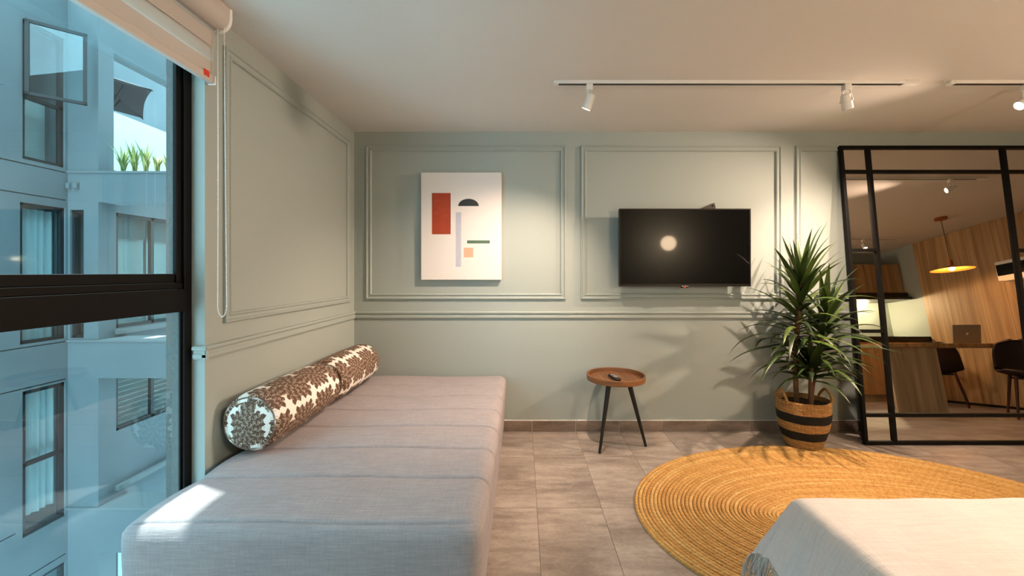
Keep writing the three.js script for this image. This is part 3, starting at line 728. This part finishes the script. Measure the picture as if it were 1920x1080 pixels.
// ---------- bed and throw ----------
{
  const b = thing('bed', 'low double bed with a pale mattress under the fringed throw', 'bed', [1.72, 0, -0.36]);
  part(b, 'base', rbox(-0.74, 0.74, 0.1, 0.26, -0.93, 0.95, 0.02, 2), M.offwhite);
  part(b, 'mattress', softBox(1.57, 0.25, 1.94, 0.06, 24, 10, 24).translate(0, 0.26 + 0.125, 0), M.offwhite);
  for (const [x, z] of [[-1, -1], [1, -1], [-1, 1], [1, 1]]) part(b, 'leg', rod(V(x * 0.65, 0.013, z * 0.83), V(x * 0.65, 0.1, z * 0.83), 0.025, 0.03), M.oak);
  const X0 = 0.93, XW = 1.58, ZF = -1.335, TOP = 0.522, OV = 0.235, rho = 0.05, fm = 1.13;
  const cloth = (a, bb) => {
    const da = a < 0 ? -a : 0, dr = a > XW ? a - XW : 0, db = bb < 0 ? -bb : 0;
    const ox = dr - da, oz = -db, m = Math.hypot(ox, oz);
    const p = V(X0 + Math.min(Math.max(a, 0), XW), TOP, ZF + Math.max(bb, 0));
    p.y += 0.004 * fbmAt(a * 3, bb * 3) + 0.0016 * Math.sin(a * 19 + bb * 6);
    if (m > 0) {
      const ph = Math.min(m / rho, fm), rest = Math.max(0, m - rho * fm);
      let out = rho * Math.sin(ph) + rest * Math.cos(fm), down = rho * (1 - Math.cos(ph)) + rest * Math.sin(fm);
      const s = da > 0 && db === 0 ? bb : db > 0 && da === 0 ? a : Math.atan2(db, da) * 0.3;
      const ridge = (q) => Math.pow(1 - Math.abs(Math.sin(q)), 3), fold = (0.010 * Math.sin(s * 27 + 0.7) + 0.016 * ridge(s * 15 + 0.4 + m) + 0.012 * ridge(s * 23 + 2 - 2 * m) - 0.008) * Math.min(1, rest / 0.12);
      out += fold; down += 0.012 * Math.sin(s * 21) * Math.min(1, rest / 0.2);
      p.x += ox / m * out; p.z += oz / m * out; p.y -= down;
    }
    return p;
  };
  function fbmAt(x, y) { return fbm(x / 8 + 0.3, y / 8 + 0.2, 16, 16, 3, 77) - 0.5; }
  const t = thing('throw_blanket', 'pale cotton throw with a fringed hem draped over the bed', 'blanket');
  const nu = 150, nv = 140, pos = [], uv = [], idx = [], A0 = -OV, A1 = XW + OV, B0 = -OV, B1 = 1.25;
  for (let i = 0; i <= nu; i++) for (let j = 0; j <= nv; j++) {
    const a = A0 + (A1 - A0) * i / nu, bb = B0 + (B1 - B0) * j / nv, p = cloth(a, bb);
    pos.push(p.x, p.y, p.z); uv.push(a, bb);
  }
  for (let i = 0; i < nu; i++) for (let j = 0; j < nv; j++) { const q = i * (nv + 1) + j; idx.push(q, q + 1, q + nv + 1, q + 1, q + nv + 2, q + nv + 1); }
  const g = new THREE.BufferGeometry();
  g.setAttribute('position', new THREE.Float32BufferAttribute(pos, 3)); g.setAttribute('uv', new THREE.Float32BufferAttribute(uv, 2)); g.setIndex(idx); g.computeVertexNormals();
  const cm = M.throwCloth.clone(); cm.side = THREE.DoubleSide;
  part(t, 'cloth', g, cm);
  const strands = [];
  const strand = (a, bb, na, nb) => {
    const p = cloth(a, bb), q = cloth(a - na * 0.02, bb - nb * 0.02), d = p.clone().sub(q).normalize(), L = rr(0.07, 0.12);
    d.y -= 0.6; d.normalize(); d.x += rr(-0.22, 0.22); d.z += rr(-0.22, 0.22);
    const e = p.clone().addScaledVector(d, L * 0.5), f = e.clone().add(V(rr(-0.014, 0.014), -L * 0.5, rr(-0.014, 0.014)));
    strands.push(tubeAlong([p, e, f], rr(0.0010, 0.0017), 4, 4));
  };
  for (let k = 0; k < 400; k++) strand(-OV, B0 + (k / 400) * 1.3 + rr(0, 0.004), -1, 0);
  for (let k = 0; k < 320; k++) strand(A0 + (k / 320) * 1.3, -OV, 0, -1);
  const fr = part(t, 'fringe', merge(strands), M.fringe); fr.userData.kind = 'stuff';
}

// ---------- basket and plant ----------
{
  const PX = 2.066, PZ = -2.985, BY = 0.0125;
  const b = thing('woven_basket', 'coiled jute basket with two black bands and loop handles', 'basket', [PX, BY, PZ]);
  const rows = 27, H = 0.335, rad = (t) => 0.118 + 0.058 * Math.sin(Math.min(1, t * 1.25) * Math.PI / 2) - 0.006 * t;
  for (let k = 0; k < rows; k++) {
    const t = k / (rows - 1), R = rad(t), g = new THREE.TorusGeometry(R, 0.0074, 6, 56), uv = g.attributes.uv, p = g.attributes.position;
    for (let i = 0; i < uv.count; i++) uv.setXY(i, uv.getX(i) * 3 + k * 0.31, uv.getY(i));
    g.rotateX(Math.PI / 2); g.scale(1.0, 1, 0.9);
    for (let i = 0; i < p.count; i++) p.setY(i, p.getY(i) + 0.007 + t * (H - 0.014) + 0.0012 * Math.sin(Math.atan2(p.getZ(i), p.getX(i)) * 7 + k));
    const black = (k >= 5 && k <= 9) || (k >= 15 && k <= 19);
    part(b, 'rope_coil', g, black ? M.ropeBlack : M.rope);
  }
  part(b, 'bottom', new THREE.CylinderGeometry(0.117, 0.117, 0.008, 40).scale(1, 1, 0.9).translate(0, 0.004, 0), M.rope);
  for (const s of [-1, 1]) {
    const R = rad(1);
    part(b, 'handle', tubeAlong([V(s * (R - 0.012), H - 0.02, 0.07), V(s * (R - 0.004), H + 0.025, 0.055), V(s * (R - 0.005), H + 0.068, 0.0), V(s * (R - 0.004), H + 0.025, -0.055), V(s * (R - 0.012), H - 0.02, -0.07)], 0.0095, 32, 8), M.rope);
  }
  const pl = thing('potted_dracaena', 'tall green dracaena with arching strap leaves growing in the striped basket', 'plant', [PX, BY, PZ]);
  const soil = new THREE.CylinderGeometry(0.156, 0.14, 0.09, 40, 4).scale(1, 1, 0.88);
  { const p = soil.attributes.position; for (let i = 0; i < p.count; i++) if (p.getY(i) > 0.04) p.setY(i, p.getY(i) + 0.012 * (hash(Math.round(p.getX(i) * 300), Math.round(p.getZ(i) * 300), 3) - 0.5)); }
  part(pl, 'soil', soil.translate(0, 0.255, 0), M.soil);
  const stem = (pts, r) => { const g = tubeAlong(pts, r, 20, 10); part(pl, 'stem', g, M.bark); return new THREE.CatmullRomCurve3(pts); };
  const backLimit = (x, y) => {
    const wx = x + PX, wy = y + BY;
    let z = RZ0 + 0.018;
    if (wx > 2.45 && wy < 2.32) z = Math.max(z, -(3.004 + 0.1051 * wy) + 0.045);
    return z - PZ;
  };
  const leaf = (at, az, el, L, w, droop, mat) => {
    const N = 9, pos = [], idx = [], dir = V(Math.cos(az) * Math.cos(el), Math.sin(el), Math.sin(az) * Math.cos(el));
    const side = V(-Math.sin(az), 0, Math.cos(az)), tw = rr(-0.5, 0.5);
    let p = at.clone(), d = dir.clone();
    for (let i = 0; i <= N; i++) {
      const t = i / N, ww = w * (t < 0.3 ? 0.55 + 0.45 * t / 0.3 : Math.pow(1 - (t - 0.3) / 0.7, 0.8)) + 0.0004;
      const lim = backLimit(p.x, p.y);
      const q = p.clone(); if (q.z < lim) q.z = lim + 0.004 * hash(i, Math.round(az * 50), 1);
      const s = side.clone().applyAxisAngle(d, tw * t), up = s.clone().cross(d).normalize();
      for (const k of [-1, 0, 1]) {
        const v = q.clone().addScaledVector(s, k * ww / 2).addScaledVector(up, -Math.abs(k) * 0.22 * ww);
        const l2 = backLimit(v.x, v.y) - 0.008; if (v.z < l2) v.z = l2;
        pos.push(v.x, v.y, v.z);
      }
      p.addScaledVector(d, L / N);
      d.y -= droop * (0.25 + 1.1 * t) / N * 2; d.normalize();
    }
    for (let i = 0; i < N; i++) for (let k = 0; k < 2; k++) { const q = i * 3 + k; idx.push(q, q + 1, q + 3, q + 1, q + 4, q + 3); }
    const g = new THREE.BufferGeometry();
    g.setAttribute('position', new THREE.Float32BufferAttribute(pos, 3)); g.setIndex(idx); g.computeVertexNormals();
    part(pl, 'leaf', g, mat);
  };
  const crown = (curve, t0, n, len, elTop, elLow, azBias = 0, w0 = 0.05) => {
    for (let i = 0; i < n; i++) {
      const t = i / (n - 1), at = curve.getPointAt(t0 + (1 - t0) * t), az = i * 2.39996 + rr(-0.3, 0.3) + azBias;
      const el = elLow + (elTop - elLow) * Math.pow(t, 1.5) + rr(-0.16, 0.16);
      const wall = Math.sin(az) < -0.3 ? 0.8 : 1;
      leaf(at, az, el, len * rr(0.75, 1.12) * (1 - 0.22 * t) * wall, w0 * rr(0.75, 1.1), rr(0.5, 1.5) * (1 - 0.4 * t), M.leaves[Math.floor(rnd() * 4)]);
    }
  };
  const c1 = stem([V(-0.035, 0.25, -0.02), V(-0.04, 0.6, -0.025), V(-0.03, 0.96, -0.01), V(-0.02, 1.24, 0.0)], 0.0165);
  crown(c1, 0.45, 80, 0.52, 1.35, 0.15);
  const c2 = stem([V(0.07, 0.25, -0.03), V(0.10, 0.55, -0.02), V(0.135, 0.80, 0.0), V(0.155, 0.98, 0.01)], 0.016);
  crown(c2, 0.42, 62, 0.48, 1.25, 0.15, 0.8);
  const c3 = stem([V(0.02, 0.25, 0.05), V(0.018, 0.42, 0.055), V(0.02, 0.62, 0.06)], 0.017);
  crown(c3, 0.62, 38, 0.40, 1.2, 0.3, 1.7, 0.052);
  // the single leaf that stands straight up at the top
  leaf(V(-0.02, 1.23, 0), Math.PI * 0.97, 1.12, 0.34, 0.03, 0.02, M.leaves[3]);
}

// ---------- floor mirror ----------
{
  const W = 1.534, H = 2.293, s0 = 0.229, th = THREE.MathUtils.degToRad(6.0);
  const m = thing('floor_mirror', 'large leaning mirror in a thin black grid frame against the wall', 'mirror', [2.522, 0.001, -3.004]);
  m.rotation.x = -th;
  const ys = [0, 0.211, 0.830, 1.451, 2.081, H], bw = 0.026;
  const bar = (x0, x1, y0, y1) => part(m, 'frame_bar', rbox(x0, x1, y0, y1, -0.008, 0.022, 0.003, 1), M.frame);
  const pane = (x0, x1, y0, y1) => part(m, 'pane', box(x0, x1, y0, y1, 0.0, 0.005), M.mirror);
  part(m, 'backing', box(0.004, W - 0.004, 0.004, H - 0.004, -0.007, -0.001), M.plasticBlack);
  bar(0, bw, 0, H); bar(W - bw, W, 0, H); bar(bw, W - bw, 0, bw); bar(bw, W - bw, H - bw, H);
  bar(s0 - bw / 2, s0 + bw / 2, bw, H - bw); bar(W - s0 - bw / 2, W - s0 + bw / 2, bw, H - bw);
  const cols = [[bw, s0 - bw / 2], [s0 + bw / 2, W - s0 - bw / 2], [W - s0 + bw / 2, W - bw]];
  cols.forEach(([a, c], k) => {
    const rowsHere = k === 1 ? [0, 0.211, 2.081, H] : ys;
    for (let i = 0; i + 1 < rowsHere.length; i++) pane(a, c, rowsHere[i] + (i ? bw / 2 : bw), rowsHere[i + 1] - (i + 2 < rowsHere.length ? bw / 2 : bw));
    for (let i = 1; i + 1 < rowsHere.length; i++) bar(a, c, rowsHere[i] - bw / 2, rowsHere[i] + bw / 2);
  });
}

// ---------- ceiling tracks and spotlights ----------
function track(x0, x1, z, label) {
  const t = thing('light_track', label, 'light track', [x0, RH, z], 0);
  const L = x1 - x0;
  part(t, 'rail', merge([box(0.03, L - 0.09, -0.018, 0, -0.018, -0.0115), box(0.03, L - 0.09, -0.018, 0, 0.0115, 0.018), box(0.03, L - 0.09, -0.004, 0, -0.0115, 0.0115)]), M.white);
  part(t, 'slot', box(0.03, L - 0.09, -0.0176, -0.004, -0.0114, 0.0114), M.plasticBlack);
  part(t, 'end_cap', rbox(0, 0.03, -0.02, 0, -0.0185, 0.0185, 0.003, 1), M.white);
  part(t, 'feed_box', rbox(L - 0.09, L, -0.02, 0, -0.0185, 0.0185, 0.003, 1), M.white);
}
function trackSpot(x, z, dir, intensity, angle, label, penumbra = 0.9) {
  const s = thing('track_spotlight', label, 'spotlight', [x, RH - 0.018, z], 0);
  part(s, 'adapter', rbox(-0.019, 0.019, -0.036, 0, -0.017, 0.017, 0.003, 1), M.white);
  const d = V(...dir).normalize(), pivot = V(0, -0.098, 0), hor = V(-d.z, 0, d.x).normalize();
  for (const k of [-1, 1]) part(s, 'yoke_arm', rod(V(hor.x * k * 0.016, -0.034, hor.z * k * 0.016), pivot.clone().addScaledVector(hor, k * 0.030), 0.004, 0.004, 8), M.white);
  part(s, 'swivel', rod(pivot.clone().addScaledVector(hor, -0.033), pivot.clone().addScaledVector(hor, 0.033), 0.006, 0.006, 12), M.white);
  const q = new THREE.Quaternion().setFromUnitVectors(V(0, -1, 0), d);
  const place = (g) => { g.applyQuaternion(q); g.translate(pivot.x, pivot.y, pivot.z); return g; };
  const head = part(s, 'lamp_head', place(new THREE.LatheGeometry([[0.0, 0.042], [0.018, 0.042], [0.025, 0.034], [0.0265, 0.0], [0.0255, -0.001], [0.0255, -0.0035], [0.0275, -0.0045], [0.0285, -0.048], [0.0265, -0.048], [0.0255, -0.040], [0.0, -0.040]].map(([r, y]) => new THREE.Vector2(r, y)).reverse(), 32)), M.white);
  part(head, 'lamp_lens', place(new THREE.CylinderGeometry(0.0255, 0.0255, 0.004, 32).translate(0, -0.0445, 0)), M.lamp, 'glowing round lens');
  const l = new THREE.SpotLight(warm, intensity, 0, angle, penumbra, 2);
  l.name = 'spot_lamp';
  l.position.copy(pivot).addScaledVector(d, 0.056);
  l.target.position.copy(pivot).addScaledVector(d, 1);
  l.castShadow = true; l.shadow.radius = 1.1;
  s.add(l, l.target);
}
const TZ = -2.40;
track(0.183, 2.337, TZ, 'white ceiling light track above the television');
track(2.52, 4.66, TZ, 'white ceiling light track above the leaning mirror');
track(4.15, 5.75, -0.30, 'white ceiling light track in front of the kitchen');
trackSpot(0.395, TZ, [-0.37, -0.90, -0.30], 13, 0.88, 'white track spotlight tilted down towards the canvas picture');
trackSpot(1.917, TZ, [0.36, -0.88, -0.22], 14, 1.0, 'white track spotlight turned towards the plant and mirror');
trackSpot(2.985, TZ, [-0.78, -0.54, -0.12], 19, 0.95, 'white track spotlight above the mirror, shining towards the television');
trackSpot(4.30, TZ, [-0.86, -0.27, 0.36], 22, 0.66, 'white track spotlight near the track end, grazing the ceiling');
trackSpot(5.15, -0.30, [-0.1, -0.9, -0.42], 4, 0.9, 'white track spotlight shining down in front of the kitchen');

// ---------- globe pendant beside the bed (mirrored in the television) ----------
{
  const g = thing('globe_pendant', 'round white glass globe lamp hanging beside the bed', 'pendant lamp', [2.37, RH, 0.30]);
  part(g, 'canopy', new THREE.CylinderGeometry(0.05, 0.05, 0.025, 24).translate(0, -0.0125, 0), M.blackMetal);
  part(g, 'cord', rod(V(0, -0.525, 0), V(0, -0.02, 0), 0.003, 0.003, 8), M.blackMetal);
  part(g, 'socket', new THREE.CylinderGeometry(0.02, 0.025, 0.05, 20).translate(0, -0.525, 0), M.blackMetal);
  part(g, 'lamp_globe', new THREE.SphereGeometry(0.118, 40, 24).translate(0, -0.655, 0), std({ color: 0xffffff, emissive: new THREE.Color().setRGB(1, 0.72, 0.45), emissiveIntensity: 55 }));
  const l = new THREE.PointLight(warm, 2.0); l.name = 'globe_light'; l.position.set(0, -0.655, 0); l.castShadow = true; l.shadow.radius = 5.5; g.add(l);
}

// ---------- dining corner and kitchen (seen in the mirror) ----------
{
  const t = thing('dining_table', 'narrow wooden table with a broad end panel beside the wood clad wall', 'table', [4.33, 0, -1.3]);
  part(t, 'table_top', rbox(0, 1.84, 0.755, 0.80, 0, 0.45, 0.004, 2), M.oak);
  part(t, 'end_panel', shiftUv(rbox(0.01, 0.60, 0, 0.755, 0.015, 0.05, 0.003, 1), 0.2, 0.1), M.greyOak);
  part(t, 'wall_cleat', rbox(1.78, 1.835, 0.66, 0.755, 0.03, 0.42, 0.003, 1), M.oak);
  const l = thing('laptop', 'open silver laptop with a pale emblem on its lid on the table', 'laptop', [5.52, 0.80, -1.09], 0.06);
  part(l, 'base', rbox(-0.165, 0.165, 0.0, 0.014, 0, 0.225, 0.004, 1), M.silver);
  const lid = part(l, 'lid', rbox(-0.165, 0.165, 0, 0.228, -0.005, 0.003, 0.003, 1), M.silver);
  lid.position.set(0, 0.012, 0.0); lid.rotation.x = -0.18;
  part(lid, 'display', box(-0.155, 0.155, 0.012, 0.218, 0.003, 0.0036), M.screen);
  const e = new THREE.Shape(); e.moveTo(0, -0.014); e.bezierCurveTo(-0.006, -0.018, -0.016, -0.008, -0.016, 0.004); e.bezierCurveTo(-0.016, 0.016, -0.006, 0.016, 0, 0.012); e.bezierCurveTo(0.004, 0.016, 0.014, 0.016, 0.013, 0.008); e.bezierCurveTo(0.008, 0.006, 0.009, -0.002, 0.016, -0.003); e.bezierCurveTo(0.013, -0.016, 0.005, -0.018, 0, -0.014);
  const eg = new THREE.ExtrudeGeometry(e, { depth: 0.0008, bevelEnabled: false });
  part(lid, 'emblem', eg.rotateY(Math.PI).translate(0, 0.115, -0.005), M.white);

  const maroon = std({ color: 0x1d0a08, roughness: 0.6 }), legWood = std({ color: 0x4a2414, roughness: 0.5 });
  function thick(fn, nu, nv, th) {
    const pos = [], idx = [], P = (i, j) => fn(i / nu, j / nv);
    for (const s of [1, -1]) for (let i = 0; i <= nu; i++) for (let j = 0; j <= nv; j++) {
      const p = P(i, j), du = P(Math.min(i + 0.5, nu), j).sub(P(Math.max(i - 0.5, 0), j)), dv = P(i, Math.min(j + 0.5, nv)).sub(P(i, Math.max(j - 0.5, 0)));
      const n = du.cross(dv).normalize();
      p.addScaledVector(n, s * th / 2); pos.push(p.x, p.y, p.z);
    }
    const o = (nu + 1) * (nv + 1), at = (i, j) => i * (nv + 1) + j;
    for (let i = 0; i < nu; i++) for (let j = 0; j < nv; j++) { const a = at(i, j), b2 = at(i + 1, j), c = at(i + 1, j + 1), d = at(i, j + 1); idx.push(a, b2, d, b2, c, d, o + a, o + d, o + b2, o + b2, o + d, o + c); }
    for (let i = 0; i < nu; i++) for (const j of [0, nv]) { const a = at(i, j), b2 = at(i + 1, j); idx.push(a, o + a, b2, b2, o + a, o + b2); }
    for (let j = 0; j < nv; j++) for (const i of [0, nu]) { const a = at(i, j), b2 = at(i, j + 1); idx.push(a, b2, o + a, b2, o + b2, o + a); }
    const g = new THREE.BufferGeometry(); g.setAttribute('position', new THREE.Float32BufferAttribute(pos, 3)); g.setIndex(idx); g.computeVertexNormals(); return g;
  }
  function chair(x, z, turn, label) { // faces +x before turning
    const c = thing('dining_chair', label, 'chair', [x, 0, z], turn);
    const spine = new THREE.CatmullRomCurve3([V(0.23, 0.435, 0), V(0.19, 0.45, 0), V(0.0, 0.435, 0), V(-0.14, 0.445, 0), V(-0.21, 0.53, 0), V(-0.245, 0.68, 0), V(-0.265, 0.83, 0)]);
    const sh = thick((u, v) => { const p = spine.getPointAt(u), k = v * 2 - 1, wid = 0.225 * Math.pow(Math.max(0.02, 1 - Math.pow(Math.abs(2 * u - 1), 7)), 0.35) * (u > 0.6 ? 1 - 0.12 * (u - 0.6) / 0.4 : 1); const cup = 0.055 * k * k * (u < 0.85 ? 1 : 0.6); return V(p.x + (u > 0.55 ? cup : 0), p.y + (u <= 0.55 ? cup : cup * 0.2), k * wid); }, 26, 14, 0.022);
    part(c, 'shell', sh, maroon);
    for (const [a, b2] of [[1, 1], [1, -1], [-1, 1], [-1, -1]]) part(c, 'leg', rod(V(a * 0.21 - 0.01, 0, b2 * 0.20), V(a * 0.12 - 0.01, 0.44, b2 * 0.13), 0.010, 0.016, 12), legWood);
    part(c, 'seat_bracket', rbox(-0.14, 0.12, 0.405, 0.425, -0.13, 0.13, 0.006, 1), M.blackMetal);
  }
  chair(5.74, -0.47, -0.75, 'dark maroon shell chair with wooden legs behind the dining table');
  chair(5.45, -1.72, 2.26, 'dark maroon shell chair with wooden legs in front of the dining table');

  const p = thing('disc_pendant', 'wide copper coloured disc pendant lamp over the dining table', 'pendant lamp', [5.40, RH, -1.22]);
  const copper = std({ color: 0xa9622f, roughness: 0.4, metalness: 0.6, side: THREE.DoubleSide }), inner = std({ color: 0xe0a54d, roughness: 0.5, side: THREE.DoubleSide });
  part(p, 'canopy', new THREE.CylinderGeometry(0.06, 0.064, 0.03, 32).translate(0, -0.015, 0), copper);
  part(p, 'cord', rod(V(0, -0.60, 0), V(0, -0.03, 0), 0.003, 0.003, 8), M.blackMetal);
  part(p, 'socket', new THREE.CylinderGeometry(0.02, 0.024, 0.07, 20).translate(0, -0.60, 0), copper);
  const shadeProf = [[0.022, -0.630], [0.04, -0.642], [0.09, -0.656], [0.15, -0.668], [0.205, -0.684]];
  part(p, 'lamp_shade', new THREE.LatheGeometry(shadeProf.map(([r, y]) => new THREE.Vector2(r, y)), 48), copper);
  part(p, 'shade_lining', new THREE.LatheGeometry(shadeProf.map(([r, y]) => new THREE.Vector2(r - 0.001, y - 0.004)), 48), inner);
  part(p, 'bulb', new THREE.SphereGeometry(0.03, 20, 14).translate(0, -0.672, 0), std({ color: 0xffffff, emissive: new THREE.Color().setRGB(1, 0.7, 0.35), emissiveIntensity: 30 }));
  const l1 = new THREE.PointLight(new THREE.Color().setRGB(1, 0.55, 0.2), 1.5); l1.name = 'pendant_light'; l1.position.set(0, -0.672, 0); l1.castShadow = true; l1.shadow.radius = 1.4; p.add(l1);

  const ac = thing('air_conditioner', 'white wall air conditioner with a dark front on the wood cladding', 'air conditioner', [RX1 - 0.026, 1.57, -1.60]);
  part(ac, 'housing', rbox(-0.19, 0, 0, 0.25, -0.42, 0.42, 0.02, 3), M.white);
  part(ac, 'front_panel', rbox(-0.198, -0.188, 0.065, 0.205, -0.40, 0.40, 0.004, 1), M.screen);
  part(ac, 'louvre', rbox(-0.185, -0.06, -0.004, 0.006, -0.36, 0.36, 0.003, 1), M.white);
}
{
  // kitchen run against the front wall
  const ZF = 0.03, names = ['beside the end wall', 'next to the peninsula side', 'under the hood'];
  [[5.60, 6.195], [5.0, 5.596], [4.40, 4.996]].forEach(([a, c], k) => {
    const u = thing('base_cabinet', 'oak base cabinet ' + ['against the end wall, under the black worktop', 'between two oak cabinets, under the black worktop', 'farthest from the end wall, under the black worktop'][k], 'cabinet', [a, 0, ZF]);
    const w = c - a;
    part(u, 'body', rbox(0, w, 0.10, 0.875, 0.02, 0.6, 0.002, 1), M.oak);
    part(u, 'plinth', box(0.002, w - 0.002, 0, 0.10, 0.05, 0.08), M.greyOak);
    const d = part(u, 'door', rbox(0.003, w * 0.62 - 0.002, 0.105, 0.868, 0, 0.018, 0.002, 1), M.oak);
    part(d, 'handle', rbox(w * 0.62 - 0.06, w * 0.62 - 0.045, 0.70, 0.84, -0.016, -0.001, 0.004, 1), M.chrome);
    for (let i = 0; i < 3; i++) {
      const dr = part(u, 'drawer', rbox(w * 0.62 + 0.002, w - 0.003, 0.105 + i * 0.256, 0.105 + (i + 1) * 0.256 - 0.005, 0, 0.018, 0.002, 1), M.oak);
      part(dr, 'handle', rbox(w * 0.75, w * 0.88, 0.28 + i * 0.256, 0.292 + i * 0.256, -0.014, -0.001, 0.004, 1), M.chrome);
    }
  });
  const wt = part(scene, 'worktop', rbox(4.40, 6.197, 0.877, 0.95, ZF - 0.02, RZ1 - 0.001, 0.004, 1), M.granite);
  tag(wt, 'polished black stone worktop over the oak cabinets', 'worktop');
  const hob = thing('cooktop', 'black glass cooktop set on the worktop under the hood', 'cooktop', [5.6, 0.9505, 0.32]);
  part(hob, 'glass', rbox(-0.29, 0.29, 0, 0.006, -0.22, 0.22, 0.002, 1), M.screen);
  for (const [x, z] of [[-0.14, -0.1], [0.14, -0.1], [-0.14, 0.1], [0.14, 0.1]]) part(hob, 'burner', new THREE.TorusGeometry(0.07, 0.004, 6, 24).rotateX(Math.PI / 2).translate(x, 0.008, z), M.silver);
  [[5.02, 5.60], [5.604, 6.195]].forEach(([a, c], k) => {
    const u = thing('wall_cabinet', k ? 'oak wall cabinet in the corner beside the hood' : 'oak wall cabinet directly above the hood', 'cabinet', [a, 1.66, 0.30]);
    part(u, 'body', rbox(0, c - a, 0, 0.48, 0.02, 0.349, 0.002, 1), M.oak);
    for (let i = 0; i < 2; i++) part(u, 'door', rbox((c - a) / 2 * i + 0.002, (c - a) / 2 * (i + 1) - 0.002, 0.002, 0.478, 0, 0.018, 0.002, 1), M.oak);
  });
  const h = thing('extractor_hood', 'slim black extractor hood with a light over the cooktop', 'hood', [5.55, 1.54, 0.20]);
  part(h, 'body', rbox(-0.30, 0.60, 0.04, 0.115, 0.0, 0.448, 0.006, 1), M.plasticBlack);
  part(h, 'visor', rbox(-0.32, 0.62, 0.0, 0.045, -0.04, 0.42, 0.006, 1), M.plasticBlack);
  part(h, 'hood_lamp', box(0.10, 0.22, -0.003, 0.001, 0.33, 0.41), M.lamp);
  const hl = new THREE.PointLight(new THREE.Color().setRGB(1, 0.82, 0.5), 4.5); hl.name = 'hood_light'; hl.position.set(0.16, -0.03, 0.36); hl.castShadow = true; hl.shadow.radius = 2; h.add(hl);
}

renderer.render(scene, camera);
